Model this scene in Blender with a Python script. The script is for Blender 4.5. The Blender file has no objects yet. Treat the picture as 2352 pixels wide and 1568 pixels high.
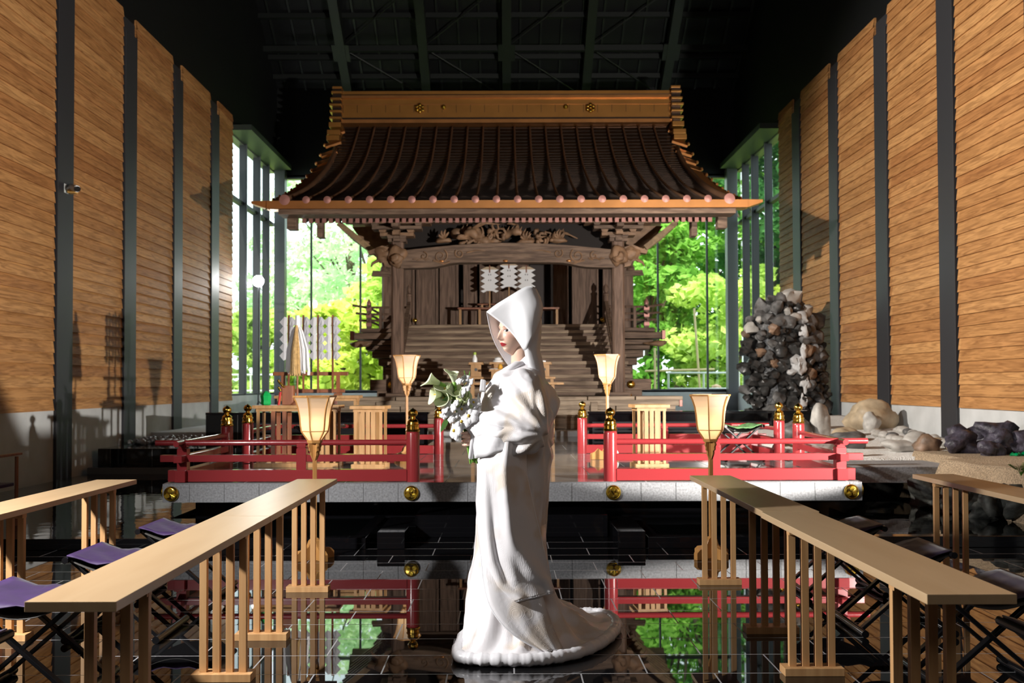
import bpy, math, random
import numpy as np
from mathutils import Vector, Matrix, noise
R = math.radians
PI = math.pi
SC = bpy.context.scene
COL = SC.collection

# ---------------------------------------------------------------- camera
cam_data = bpy.data.cameras.new('camera')
cam = bpy.data.objects.new('camera', cam_data)
COL.objects.link(cam)
cam_data.sensor_width = 36.0
cam_data.lens = 33.67
cam_data.shift_x = 0.0055
cam_data.shift_y = 0.0217
cam_data.clip_end = 400
cam.matrix_world = (Matrix.Translation((0, 0, 1.3)) @ Matrix.Rotation(R(91.26), 4, 'X')
                    @ Matrix.Rotation(R(-0.18), 4, 'Z'))
cam_data.dof.use_dof = True
cam_data.dof.focus_distance = 4.75
cam_data.dof.aperture_fstop = 4.5
SC.camera = cam
SC.view_settings.view_transform = 'Standard'
SC.view_settings.look = 'None'
SC.view_settings.gamma = 1
SC.view_settings.use_curve_mapping = False
SC.view_settings.exposure = 0.0
SC.cycles.use_denoising = True
SC.cycles.max_bounces = 8
SC.cycles.glossy_bounces = 5
SC.cycles.transparent_max_bounces = 12
SC.cycles.sample_clamp_indirect = 6.0
SC.cycles.caustics_reflective = False
SC.cycles.caustics_refractive = False

# ---------------------------------------------------------------- world (bright overcast sky)
world = bpy.data.worlds.new('sky')
SC.world = world
world.use_nodes = True
wn = world.node_tree.nodes
bg = wn['Background']
bg.inputs['Color'].default_value = (0.86, 0.94, 1.0, 1)
bg.inputs['Strength'].default_value = 3.4

def lamp(name, kind, loc, energy, color=(1, 1, 1), radius=0.1, target=None, spot=None, blend=0.4):
    d = bpy.data.lights.new(name, kind)
    o = bpy.data.objects.new(name, d)
    COL.objects.link(o)
    o.location = loc
    d.energy = energy
    d.color = color
    if kind in ('POINT', 'SPOT'):
        d.shadow_soft_size = radius
    if kind == 'SPOT':
        d.spot_size = R(spot or 90)
        d.spot_blend = blend
    if kind == 'SUN':
        d.angle = R(2)
    if target is not None:
        v = Vector(target) - Vector(loc)
        o.rotation_euler = v.to_track_quat('-Z', 'Y').to_euler()
    return o

lamp('sun', 'SUN', (0, -10, 30), 11, (1.0, 0.95, 0.82), target=(3, 3, 12))
# photographer's flashes (all outside the frame): left key, right flash, window flash; plus an added wall spot
lamp('flash_key', 'SPOT', (-4.0, 3.2, 2.7), 1550, (1, 0.98, 0.96), 0.12, (0.3, 4.9, 0.9), 120, 0.5)
lamp('flash_right', 'SPOT', (5.4, 4.5, 1.5), 5800, (1, 0.95, 0.88), 0.06, (-3.1, 17.0, 6.0), 61.5, 0.08)
lamp('wall_fill', 'SPOT', (-5.4, 9.4, 5.2), 7000, (1, 0.93, 0.84), 0.1, (6.0, 13.2, 2.7), 58, 0.5)  # added spot that brightens the right wall and gravel
lamp('flash_window', 'SPOT', (-5.45, 21.75, 3.7), 130, (1, 0.99, 0.97), 0.08, (0, 8, 0.4), 120, 0.5)

ab = lamp('front_fill', 'AREA', (0.5, -3.2, 6.0), 70, (1, 0.95, 0.9), target=(0, 9, 1.5))  # added soft front fill from behind the camera
ab.data.shape = 'RECTANGLE'; ab.data.size = 6; ab.data.size_y = 3

# ---------------------------------------------------------------- mesh helpers
class MB:
    """collects shapes; build() links them as one mesh object"""
    def __init__(s):
        s.v = []; s.f = []; s.m = []
    def add(s, vs, fs, mi=0):
        b = len(s.v)
        s.v += [tuple(p) for p in vs]
        s.f += [tuple(i + b for i in f) for f in fs]
        s.m += [mi] * len(fs)
        return s
    def box(s, x0, x1, y0, y1, z0, z1, mi=0):
        if x0 > x1: x0, x1 = x1, x0
        if y0 > y1: y0, y1 = y1, y0
        if z0 > z1: z0, z1 = z1, z0
        return s.add([(x0, y0, z0), (x1, y0, z0), (x1, y1, z0), (x0, y1, z0),
                      (x0, y0, z1), (x1, y0, z1), (x1, y1, z1), (x0, y1, z1)],
                     [(0, 3, 2, 1), (4, 5, 6, 7), (0, 1, 5, 4), (1, 2, 6, 5), (2, 3, 7, 6), (3, 0, 4, 7)], mi)
    def beam(s, p0, p1, w, h, up=(0, 0, 1), mi=0):
        p0 = Vector(p0); p1 = Vector(p1); d = (p1 - p0).normalized()
        r = d.cross(Vector(up))
        if r.length < 1e-5: r = d.cross(Vector((0, 1, 0)))
        r.normalize(); u = r.cross(d).normalized()
        r *= w / 2; u *= h / 2
        vs = [p0 - r - u, p0 + r - u, p0 + r + u, p0 - r + u, p1 - r - u, p1 + r - u, p1 + r + u, p1 - r + u]
        return s.add(vs, [(0, 1, 2, 3), (7, 6, 5, 4), (0, 4, 5, 1), (1, 5, 6, 2), (2, 6, 7, 3), (3, 7, 4, 0)], mi)
    def tube(s, pts, rad, n=10, caps=True, mi=0, flat=1.0):
        pts = [Vector(p) for p in pts]
        if not hasattr(rad, '__len__'): rad = [rad] * len(pts)
        rings = []
        prev = None
        for i, p in enumerate(pts):
            if i == 0: t = pts[1] - p
            elif i == len(pts) - 1: t = p - pts[i - 1]
            else: t = pts[i + 1] - pts[i - 1]
            t.normalize()
            if prev is None:
                a = t.cross(Vector((0, 0, 1)))
                if a.length < 1e-3: a = t.cross(Vector((0, 1, 0)))
                a.normalize()
            else:
                a = prev - t * prev.dot(t)
                a.normalize()
            prev = a
            b = t.cross(a)
            rings.append([p + a * (math.cos(2 * PI * k / n) * rad[i]) + b * (math.sin(2 * PI * k / n) * rad[i] * flat) for k in range(n)])
        return s.loft(rings, caps, mi)
    def loft(s, rings, caps=True, mi=0, closed=True):
        n = len(rings[0]); vs = [p for r in rings for p in r]; fs = []
        for i in range(len(rings) - 1):
            for k in range(n if closed else n - 1):
                a = i * n + k; b = i * n + (k + 1) % n
                fs.append((a, b, b + n, a + n))
        if caps and closed:
            fs.append(tuple(range(n - 1, -1, -1)))
            fs.append(tuple((len(rings) - 1) * n + k for k in range(n)))
        return s.add(vs, fs, mi)
    def lathe(s, prof, c=(0, 0, 0), n=20, mi=0, rot=0.0, caps=True):
        rings = []
        for r, z in prof:
            rings.append([(c[0] + r * math.cos(2 * PI * k / n + rot), c[1] + r * math.sin(2 * PI * k / n + rot), c[2] + z) for k in range(n)])
        return s.loft(rings, caps, mi)
    def ell(s, c, r, nu=16, nv=10, mi=0):
        rings = []
        for i in range(nv + 1):
            a = -PI / 2 + PI * i / nv
            a = max(-PI / 2 + 0.02, min(PI / 2 - 0.02, a))
            rings.append([(c[0] + r[0] * math.cos(a) * math.cos(2 * PI * k / nu),
                           c[1] + r[1] * math.cos(a) * math.sin(2 * PI * k / nu),
                           c[2] + r[2] * math.sin(a)) for k in range(nu)])
        return s.loft(rings, True, mi)
    def prism(s, poly, t0, t1, axis='y', mi=0):
        """poly of 2-D points (x,z) for axis y, (y,z) for axis x, (x,y) for axis z; convex or not (fan by ngon)"""
        def P(a, b, t):
            return {'y': (a, t, b), 'x': (t, a, b), 'z': (a, b, t)}[axis]
        n = len(poly)
        vs = [P(a, b, t0) for a, b in poly] + [P(a, b, t1) for a, b in poly]
        fs = [tuple(range(n)), tuple(range(2 * n - 1, n - 1, -1))]
        for k in range(n):
            fs.append((k, n + k, n + (k + 1) % n, (k + 1) % n))
        return s.add(vs, fs, mi)
    def xf(s, M):
        s.v = [tuple(M @ Vector(p)) for p in s.v]
        return s
    def build(s, name, mat, parent=None, smooth=False, bevel=0.0, world=False, solid=0.0, sub=0, recalc=True):
        me = bpy.data.meshes.new(name)
        vs = s.v
        if parent is not None and world:
            l = parent_loc(parent)
            vs = [(a - l[0], b - l[1], c - l[2]) for a, b, c in vs]
        me.from_pydata(vs, [], s.f)
        mats = mat if isinstance(mat, (list, tuple)) else [mat]
        for m in mats: me.materials.append(m)
        if len(mats) > 1:
            me.polygons.foreach_set('material_index', s.m)
        if recalc:
            import bmesh
            bm = bmesh.new(); bm.from_mesh(me)
            bmesh.ops.recalc_face_normals(bm, faces=bm.faces)
            bm.to_mesh(me); bm.free()
        o = bpy.data.objects.new(name, me)
        COL.objects.link(o)
        if smooth:
            me.polygons.foreach_set('use_smooth', [True] * len(me.polygons))
            if smooth != 'all':
                try: me.set_sharp_from_angle(angle=R(42))
                except Exception: pass
        if solid:
            m = o.modifiers.new('thickness', 'SOLIDIFY'); m.thickness = solid; m.offset = 0
        if sub:
            m = o.modifiers.new('subdivision', 'SUBSURF'); m.levels = sub; m.render_levels = sub
        if bevel:
            m = o.modifiers.new('bevel', 'BEVEL'); m.width = bevel; m.segments = 2; m.limit_method = 'ANGLE'
        if parent is not None: o.parent = parent
        return o

def parent_loc(o):
    v = Vector((0, 0, 0))
    while o is not None:
        v += o.location; o = o.parent
    return v

def tag(o, label=None, cat=None, group=None, kind=None):
    if label: o['label'] = label
    if cat: o['category'] = cat
    if group: o['group'] = group
    if kind: o['kind'] = kind
    return o

def thing(name, label, cat, loc=(0, 0, 0), rz=0.0, group=None):
    o = bpy.data.objects.new(name, None)
    o.empty_display_size = 0.1
    COL.objects.link(o)
    o.location = loc; o.rotation_euler = (0, 0, rz)
    return tag(o, label, cat, group)

def copy_tree(o, loc=None, rz=None, label=None, parent=None):
    c = o.copy(); COL.objects.link(c)
    if parent is not None: c.parent = parent
    for ch in [x for x in SC.objects if x.parent == o]:
        copy_tree(ch, parent=c)
    if loc is not None: c.location = loc
    if rz is not None: c.rotation_euler = (0, 0, rz)
    if label: c['label'] = label
    return c

# ---------------------------------------------------------------- material helpers
def newmat(name):
    m = bpy.data.materials.new(name); m.use_nodes = True
    nt = m.node_tree
    return m, nt, nt.nodes['Principled BSDF']

def plain(name, col, rough=0.5, metal=0.0, spec=0.5, coat=0.0, emit=None, es=0.0, noise_amt=0.0, nscale=8.0, bump=0.0, sheen=0.0):
    m, nt, b = newmat(name)
    b.inputs['Base Color'].default_value = (*col, 1)
    b.inputs['Roughness'].default_value = rough
    b.inputs['Metallic'].default_value = metal
    b.inputs['Specular IOR Level'].default_value = spec
    b.inputs['Coat Weight'].default_value = coat
    b.inputs['Sheen Weight'].default_value = sheen
    if emit:
        b.inputs['Emission Color'].default_value = (*emit, 1)
        b.inputs['Emission Strength'].default_value = es
    if noise_amt or bump:
        tc = nt.nodes.new('ShaderNodeTexCoord')
        n = nt.nodes.new('ShaderNodeTexNoise'); n.inputs['Scale'].default_value = nscale; n.inputs['Detail'].default_value = 5
        nt.links.new(tc.outputs['Object'], n.inputs['Vector'])
        if noise_amt:
            r = nt.nodes.new('ShaderNodeValToRGB')
            r.color_ramp.elements[0].position = 0.3; r.color_ramp.elements[1].position = 0.7
            r.color_ramp.elements[0].color = (*[max(0, c * (1 - noise_amt)) for c in col], 1)
            r.color_ramp.elements[1].color = (*[min(1, c * (1 + noise_amt)) for c in col], 1)
            nt.links.new(n.outputs['Fac'], r.inputs['Fac'])
            nt.links.new(r.outputs['Color'], b.inputs['Base Color'])
        if bump:
            bp = nt.nodes.new('ShaderNodeBump'); bp.inputs['Strength'].default_value = bump; bp.inputs['Distance'].default_value = 0.02
            nt.links.new(n.outputs['Fac'], bp.inputs['Height'])
            nt.links.new(bp.outputs['Normal'], b.inputs['Normal'])
    return m

def wood(name, c1, c2, stretch=(1, 12, 12), scale=3.0, rough=0.5, bump=0.1, coat=0.0, contrast=(0.35, 0.65), spec=0.5):
    m, nt, b = newmat(name)
    L = nt.links.new
    tc = nt.nodes.new('ShaderNodeTexCoord')
    mp = nt.nodes.new('ShaderNodeMapping'); mp.inputs['Scale'].default_value = stretch
    n = nt.nodes.new('ShaderNodeTexNoise'); n.inputs['Scale'].default_value = scale; n.inputs['Detail'].default_value = 6; n.inputs['Distortion'].default_value = 0.6
    r = nt.nodes.new('ShaderNodeValToRGB')
    r.color_ramp.elements[0].position = contrast[0]; r.color_ramp.elements[1].position = contrast[1]
    r.color_ramp.elements[0].color = (*c1, 1); r.color_ramp.elements[1].color = (*c2, 1)
    L(tc.outputs['Object'], mp.inputs['Vector']); L(mp.outputs['Vector'], n.inputs['Vector'])
    L(n.outputs['Fac'], r.inputs['Fac']); L(r.outputs['Color'], b.inputs['Base Color'])
    b.inputs['Roughness'].default_value = rough; b.inputs['Coat Weight'].default_value = coat
    b.inputs['Specular IOR Level'].default_value = spec
    if bump:
        bp = nt.nodes.new('ShaderNodeBump'); bp.inputs['Strength'].default_value = bump; bp.inputs['Distance'].default_value = 0.01
        L(n.outputs['Fac'], bp.inputs['Height']); L(bp.outputs['Normal'], b.inputs['Normal'])
    return m

def siding_mat(name, pitch, z0, tones):
    """lapped cedar boards: a tone per board length, grain along Y (object coordinates)"""
    m, nt, b = newmat(name)
    L = nt.links.new; N = nt.nodes.new
    tc = N('ShaderNodeTexCoord'); sep = N('ShaderNodeSeparateXYZ'); L(tc.outputs['Object'], sep.inputs[0])
    def mth(op, a, bb=None):
        k = N('ShaderNodeMath'); k.operation = op
        for i, q in enumerate((a, bb)):
            if q is None: continue
            if isinstance(q, (int, float)): k.inputs[i].default_value = q
            else: L(q, k.inputs[i])
        return k.outputs[0]
    row = mth('FLOOR', mth('DIVIDE', mth('SUBTRACT', sep.outputs['Z'], z0), pitch))
    cell = mth('FLOOR', mth('ADD', mth('DIVIDE', sep.outputs['Y'], 2.2), 0.3))
    cmb = N('ShaderNodeCombineXYZ'); L(row, cmb.inputs[0]); L(cell, cmb.inputs[1])
    wn_ = N('ShaderNodeTexWhiteNoise'); L(cmb.outputs[0], wn_.inputs['Vector'])
    # grain, shifted per board
    cv = N('ShaderNodeCombineXYZ')
    L(mth('MULTIPLY', row, 3.7), cv.inputs[0]); L(mth('MULTIPLY', sep.outputs['Y'], 1.1), cv.inputs[1]); L(mth('MULTIPLY', sep.outputs['Z'], 14.0), cv.inputs[2])
    n = N('ShaderNodeTexNoise'); n.inputs['Scale'].default_value = 1.6; n.inputs['Detail'].default_value = 7; n.inputs['Distortion'].default_value = 1.6
    L(cv.outputs[0], n.inputs['Vector'])
    ramp = N('ShaderNodeValToRGB'); cr = ramp.color_ramp
    cr.elements[0].position = 0.0; cr.elements[0].color = (*tones[0], 1)
    cr.elements[1].position = 1.0; cr.elements[1].color = (*tones[-1], 1)
    for i, t in enumerate(tones[1:-1]):
        e = cr.elements.new((i + 1) / (len(tones) - 1)); e.color = (*t, 1)
    L(wn_.outputs['Value'], ramp.inputs['Fac'])
    g = N('ShaderNodeValToRGB'); g.color_ramp.elements[0].position = 0.33; g.color_ramp.elements[1].position = 0.62
    g.color_ramp.elements[0].color = (0.50, 0.44, 0.40, 1); g.color_ramp.elements[1].color = (1.05, 1.05, 1.05, 1)
    L(n.outputs['Fac'], g.inputs['Fac'])
    mx = N('ShaderNodeMix'); mx.data_type = 'RGBA'; mx.blend_type = 'MULTIPLY'; mx.inputs[0].default_value = 0.85
    L(ramp.outputs['Color'], mx.inputs[6]); L(g.outputs['Color'], mx.inputs[7])
    L(mx.outputs[2], b.inputs['Base Color'])
    b.inputs['Roughness'].default_value = 0.65
    b.inputs['Specular IOR Level'].default_value = 0.2
    return m

def tile_mat(name, col, grout, bw, rh, ox, oy, rough=0.03, mortar=0.006, fl=(0.0, 0.0, 0.0), spec=0.6):
    m, nt, b = newmat(name)
    L = nt.links.new; N = nt.nodes.new
    tc = N('ShaderNodeTexCoord'); mp = N('ShaderNodeMapping'); mp.inputs['Location'].default_value = (ox, oy, 0)
    L(tc.outputs['Object'], mp.inputs['Vector'])
    br = N('ShaderNodeTexBrick'); br.inputs['Scale'].default_value = 1.0
    br.inputs['Brick Width'].default_value = bw; br.inputs['Row Height'].default_value = rh
    br.inputs['Mortar Size'].default_value = mortar; br.inputs['Mortar Smooth'].default_value = 0.0
    br.offset = 0.5; br.inputs['Bias'].default_value = 0
    c2 = tuple(min(1, c * 1.3 + 0.001) for c in col)
    br.inputs['Color1'].default_value = (*col, 1); br.inputs['Color2'].default_value = (*c2, 1); br.inputs['Mortar'].default_value = (*grout, 1)
    L(mp.outputs['Vector'], br.inputs['Vector']); L(br.outputs['Color'], b.inputs['Base Color'])
    r = N('ShaderNodeMapRange'); r.inputs[3].default_value = rough; r.inputs[4].default_value = 0.5
    L(br.outputs['Fac'], r.inputs[0]); L(r.outputs[0], b.inputs['Roughness'])
    b.inputs['Specular IOR Level'].default_value = spec
    return m

def glass_mat(name, tint=(0.93, 0.98, 0.96), ior=1.45):
    m = bpy.data.materials.new(name); m.use_nodes = True
    nt = m.node_tree; nt.nodes.clear(); N = nt.nodes.new; L = nt.links.new
    out = N('ShaderNodeOutputMaterial'); mix = N('ShaderNodeMixShader'); tr = N('ShaderNodeBsdfTransparent'); gl = N('ShaderNodeBsdfGlossy')
    fr = N('ShaderNodeFresnel'); ge = N('ShaderNodeNewGeometry'); mr = N('ShaderNodeMapRange'); mr.inputs[3].default_value = ior; mr.inputs[4].default_value = 1 / ior
    L(ge.outputs['Backfacing'], mr.inputs[0]); L(mr.outputs[0], fr.inputs['IOR'])
    tr.inputs['Color'].default_value = (*tint, 1); gl.inputs['Roughness'].default_value = 0.01
    L(fr.outputs[0], mix.inputs[0]); L(tr.outputs[0], mix.inputs[1]); L(gl.outputs[0], mix.inputs[2]); L(mix.outputs[0], out.inputs[0])
    return m

def leaf_mat(name, col, col2, trans=0.5):
    m = bpy.data.materials.new(name); m.use_nodes = True
    nt = m.node_tree; nt.nodes.clear(); N = nt.nodes.new; L = nt.links.new
    out = N('ShaderNodeOutputMaterial'); mix = N('ShaderNodeMixShader'); d = N('ShaderNodeBsdfDiffuse'); t = N('ShaderNodeBsdfTranslucent')
    geo = N('ShaderNodeTexCoord'); n = N('ShaderNodeTexNoise'); n.inputs['Scale'].default_value = 0.9; n.inputs['Detail'].default_value = 3
    L(geo.outputs['Object'], n.inputs['Vector'])
    r = N('ShaderNodeValToRGB'); r.color_ramp.elements[0].position = 0.38; r.color_ramp.elements[1].position = 0.62
    r.color_ramp.elements[0].color = (*col, 1); r.color_ramp.elements[1].color = (*col2, 1)
    L(n.outputs['Fac'], r.inputs['Fac']); L(r.outputs['Color'], d.inputs['Color']); L(r.outputs['Color'], t.inputs['Color'])
    mix.inputs[0].default_value = trans
    L(d.outputs[0], mix.inputs[1]); L(t.outputs[0], mix.inputs[2]); L(mix.outputs[0], out.inputs[0])
    return m

M = {}
M['floor'] = tile_mat('black_polished_tile', (0.004, 0.004, 0.0045), (0.32, 0.32, 0.33), 0.6, 0.3, 0.269, -0.14, 0.015, 0.0035)
M['black_stone'] = tile_mat('black_polished_stone', (0.006, 0.0065, 0.007), (0.12, 0.12, 0.12), 0.6, 0.3, 0, 0, 0.06, 0.003)
M['black_gloss'] = plain('black_granite', (0.005, 0.005, 0.006), 0.06, spec=0.6)
M['deck'] = tile_mat('polished_grey_stone', (0.17, 0.175, 0.18), (0.30, 0.31, 0.31), 0.9, 0.9, 0.1, 0.2, 0.05, 0.004)
M['granite'] = plain('speckled_granite', (0.25, 0.253, 0.265), 0.6, noise_amt=0.3, nscale=60, bump=0.08)
M['concrete'] = plain('concrete', (0.52, 0.53, 0.53), 0.65, noise_amt=0.10, nscale=3)
M['hole'] = plain('concrete_hole', (0.10, 0.10, 0.10), 0.8)
M['black_wall'] = plain('black_paint', (0.004, 0.0045, 0.005), 0.6, noise_amt=0.1, nscale=2, spec=0.3)
M['black_steel'] = plain('dark_steel', (0.024, 0.024, 0.028), 0.55, spec=0.5)
M['ceil_steel'] = plain('ceiling_steel', (0.007, 0.009, 0.008), 0.5)
M['grey_steel'] = plain('grey_steel', (0.10, 0.10, 0.11), 0.4)
M['siding'] = siding_mat('cedar_siding', 0.152, 0.98, [(0.38, 0.175, 0.06), (0.47, 0.24, 0.088), (0.41, 0.195, 0.068), (0.52, 0.275, 0.105), (0.45, 0.22, 0.08), (0.36, 0.155, 0.052)])
M['glass'] = glass_mat('window_glass')
M['table'] = wood('pale_maple', (0.50, 0.34, 0.19), (0.56, 0.395, 0.23), (3, 0.35, 3), 4, 0.36, 0.02, contrast=(0.3, 0.7))
M['slat'] = wood('pale_cedar', (0.50, 0.27, 0.11), (0.62, 0.36, 0.16), (8, 8, 0.5), 3, 0.5, 0.03)
M['hinoki'] = wood('cypress', (0.36, 0.19, 0.07), (0.48, 0.27, 0.115), (6, 6, 0.6), 3, 0.5, 0.03)
M['red_paint'] = plain('vermilion_lacquer', (0.29, 0.030, 0.034), 0.2, coat=0.3)
M['gold'] = plain('polished_gold', (0.78, 0.52, 0.10), 0.16, 1.0)
M['gold_dull'] = plain('gold_relief', (0.62, 0.44, 0.06), 0.32, 1.0)
M['copper'] = plain('bright_copper', (0.62, 0.27, 0.09), 0.34, 0.75, noise_amt=0.12, nscale=3)
M['copper_dark'] = plain('aged_copper', (0.045, 0.028, 0.020), 0.36, 0.5, noise_amt=0.25, nscale=3)
M['copper_ridge'] = plain('ridge_copper', (0.42, 0.19, 0.045), 0.38, 0.6, noise_amt=0.12, nscale=2)
M['copper_rib'] = plain('rib_copper', (0.22, 0.115, 0.065), 0.42, 0.5, noise_amt=0.2, nscale=3)
M['copper_pink'] = plain('pink_copper', (0.42, 0.20, 0.17), 0.5, 0.5)
M['old_wood'] = wood('weathered_wood', (0.085, 0.05, 0.032), (0.21, 0.135, 0.09), (1.0, 9, 9), 2.6, 0.7, 0.3)
M['step_wood'] = wood('worn_step_wood', (0.15, 0.10, 0.065), (0.42, 0.31, 0.21), (0.7, 9, 9), 1.8, 0.7, 0.3)
M['old_wood_v'] = wood('weathered_wood_upright', (0.09, 0.052, 0.034), (0.21, 0.13, 0.09), (9, 9, 0.8), 2.6, 0.7, 0.3)
M['old_wood_pale'] = wood('weathered_pale_wood', (0.20, 0.145, 0.10), (0.38, 0.29, 0.205), (0.7, 9, 9), 2.2, 0.7, 0.3)
M['carved'] = plain('carved_wood', (0.22, 0.125, 0.068), 0.6, noise_amt=0.35, nscale=7, bump=0.4)
M['gohei_wood'] = wood('red_brown_wood', (0.20, 0.065, 0.03), (0.30, 0.11, 0.05), (6, 6, 0.7), 3, 0.45, 0.02)
M['paper'] = plain('white_paper', (0.86, 0.86, 0.88), 0.6)
M['shaded_paper'] = plain('shaded_paper', (0.55, 0.55, 0.58), 0.7)  # white paper of the backlit wands, their shade put into the colour
M['paper_tan'] = plain('tan_paper', (0.55, 0.42, 0.28), 0.6)
M['straw'] = plain('straw', (0.52, 0.34, 0.14), 0.7, noise_amt=0.25, nscale=30)
M['purple'] = plain('purple_cloth', (0.034, 0.011, 0.072), 0.65, sheen=0.05, noise_amt=0.15, nscale=10)
M['purple_dark'] = plain('dark_purple_cloth', (0.022, 0.010, 0.035), 0.6, sheen=0.2)
M['stool_black'] = plain('black_lacquer', (0.006, 0.006, 0.007), 0.22)
M['dark_cloth'] = plain('dark_cloth', (0.05, 0.045, 0.04), 0.7)
M['brass'] = plain('brass', (0.6, 0.4, 0.12), 0.3, 1.0)
M['white_metal'] = plain('white_metal', (0.6, 0.62, 0.62), 0.4)
M['green'] = plain('green_glass', (0.01, 0.35, 0.08), 0.3)
M['red_cloth'] = plain('red_cloth', (0.5, 0.02, 0.02), 0.6)
M['white_gloss'] = plain('white_porcelain', (0.85, 0.85, 0.85), 0.15)
# ================================================================ THE HALL
W = 6.0
DB = 25.0            # back wall
ZT = 7.14            # top of the timber
ZB = 0.98            # top of the concrete
YF = -6.0
def struct(o):
    o['kind'] = 'structure'; return o
b = MB(); b.box(-W, W, YF, 16.1, -0.2, 0.0)
struct(b.build('floor', M['floor']))
b = MB(); b.box(-W, W, 16.1, DB, -0.2, 0.52)
struct(b.build('floor_back', M['concrete']))

COLS = [(-3.1, -2.6), (-0.9, -0.4), (1.3, 1.8), (3.5, 4.0), (5.75, 6.25), (8.0, 8.5), (10.35, 10.9), (12.6, 13.12), (14.83, 15.36), (17.05, 17.55), (19.22, 19.78)]
WEND = 20.8
def holes(b, s, y0, y1):
    for z in (0.38, 0.72):
        n = max(2, int((y1 - y0) / 0.45))
        for k in range(n):
            y = y0 + (k + .5) * (y1 - y0) / n
            b.lathe([(0.016, 0), (0.016, 0.012)], (0, 0, 0), 8)
            for q in range(len(b.v) - 16, len(b.v)):
                p = b.v[q]; b.v[q] = (s * (W - 0.002 - p[2] * 0.5), y + p[0], z + p[1])
for s, nm in ((-1, 'wall_left'), (1, 'wall_right')):
    w = MB()
    w.box(s * W, s * (W + .3), YF, 18, -0.2, 14.1)
    w.prism([(18, -.2), (WEND, -.2), (WEND, 12.22), (18, 14.1)], s * W, s * (W + .3), 'x')
    w.box(s * W, s * (W + .3), WEND, DB, -0.2, 1.10)
    w.prism([(WEND, 6.9), (DB, 6.9), (DB, 9.4), (WEND, 12.22)], s * W, s * (W + .3), 'x')
    root = struct(w.build(nm, M['black_wall']))
    c = MB(); c.box(s * (W - .03), s * W, YF, WEND, 0, ZB)
    c.box(s * (W - .03), s * W, WEND, DB, 0, 1.08)
    cc = c.build('concrete_base', M['concrete'], root)
    h = MB()
    edges = [YF] + [e for cpair in COLS for e in cpair] + [WEND]
    for i in range(0, len(edges), 2):
        y0, y1 = edges[i], edges[i + 1]
        # lapped boards: saw-tooth profile
        nb = int(round((ZT - ZB) / 0.152)); pts = []
        for k in range(nb):
            z = ZB + k * 0.152
            pts += [(s * (W - 0.055), z), (s * (W - 0.034), z + 0.150), (s * (W - 0.03), z + 0.152)]
        pts = pts + [(s * (W - .001), ZB + nb * .152), (s * (W - .001), ZB)]
        p = MB(); vs = [(a, y0, z) for a, z in pts] + [(a, y1, z) for a, z in pts]
        n = len(pts); fs = [(k, (k + 1) % n, n + (k + 1) % n, n + k) for k in range(n)]
        for k in range(nb):                     # board ends
            a = 3 * k
            fs.append((a, a + 1, a + 2)); fs.append((n + a, n + a + 1, n + a + 2))
        p.add(vs, fs)
        p.box(s * (W - .032), s * (W - .001), y0, y1, ZB, ZB + nb * .152 - .002)
        p.build('wood_panel', M['siding'], root)
        holes(h, s, y0 + .1, y1 - .1)
    h.build('form_hole', M['hole'], root)
    for (y0, y1) in COLS:
        k = MB(); k.box(s * (W - .07), s * (W - .002), y0 + .03, y1 - .03, 0, ZT - .25)
        k.box(s * (W - .012), s * (W - .001), y0, y1, 0, ZT - .02)
        k.build('column', M['black_steel'], root, bevel=0.01)
# walls ends
b = MB(); b.box(-W, W, DB, DB + .3, -0.2, 1.16); b.box(-W, W, DB, DB + .3, 6.76, 9.4)
wb = struct(b.build('wall_back', M['black_wall']))
b = MB(); b.box(-W, W, DB - .02, DB, 0.5, 1.14); b.build('concrete_base', M['concrete'], wb)
b = MB(); b.box(-W, W, YF - .3, YF, -0.2, 14.5); struct(b.build('wall_front', M['black_wall']))
# sloping ceiling
b = MB()
b.add([(-W, DB, 9.1), (W, DB, 9.1), (W, 18, 13.8), (-W, 18, 13.8), (-W, DB, 9.4), (W, DB, 9.4), (W, 18, 14.1), (-W, 18, 14.1)],
      [(0, 1, 2, 3), (7, 6, 5, 4), (0, 4, 5, 1)])
b.box(-W, W, YF, 18.05, 13.8, 14.1)
ceil = struct(b.build('ceiling', M['black_wall']))
def cz(y): return 9.1 + (DB - y) * 4.7 / 7.0
for i, x in enumerate((-4.08, -2.04, 0.03, 2.08, 4.12)):
    k = MB(); k.beam((x, DB - .02, cz(DB) - .32), (x, 18.2, cz(18.2) - .32), 0.22, 0.34)
    k.build('rafter_beam', M['ceil_steel'], ceil)
for y in (23.6, 21.4, 19.3):
    k = MB(); k.beam((-W, y, cz(y) - .40), (W, y, cz(y) - .40), 0.14, 0.14)
    k.build('cross_beam', M['ceil_steel'], ceil)
for y in (24.6, 24.1, 23.1, 22.6, 22.0):
    k = MB(); k.beam((-W, y, cz(y) - .10), (W, y, cz(y) - .10), 0.12, 0.12)
    k.build('purlin', M['ceil_steel'], ceil)
rb = MB()
for k in range(24):
    x = -W + .25 + k * .51
    rb.beam((x, DB, cz(DB) - .03), (x, 18.2, cz(18.2) - .03), 0.05, 0.07)
rb.build('decking_rib', M['ceil_steel'], ceil)
for x0 in (-4.08, -2.04, 0.03, 2.08):
    k = MB(); k.tube([(x0, 23.6, cz(23.6) - .36), (x0 + 2.04, 24.9, cz(24.9) - .36)], 0.018, 6)
    k.tube([(x0 + 2.04, 22.1, cz(22.1) - .36), (x0, 23.6, cz(23.6) - .36)], 0.018, 6)
    k.build('brace_rod', M['ceil_steel'], ceil)
for i, x in enumerate((-4.08, 0.03, 4.12)):
    y = 23.6; z = cz(y) - .50
    k = MB(); k.beam((x, y - .2, cz(y - .2) - .50), (x, y + .2, cz(y + .2) - .50), 0.42, 0.03)
    k.build('gusset_plate', M['ceil_steel'], ceil)

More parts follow.
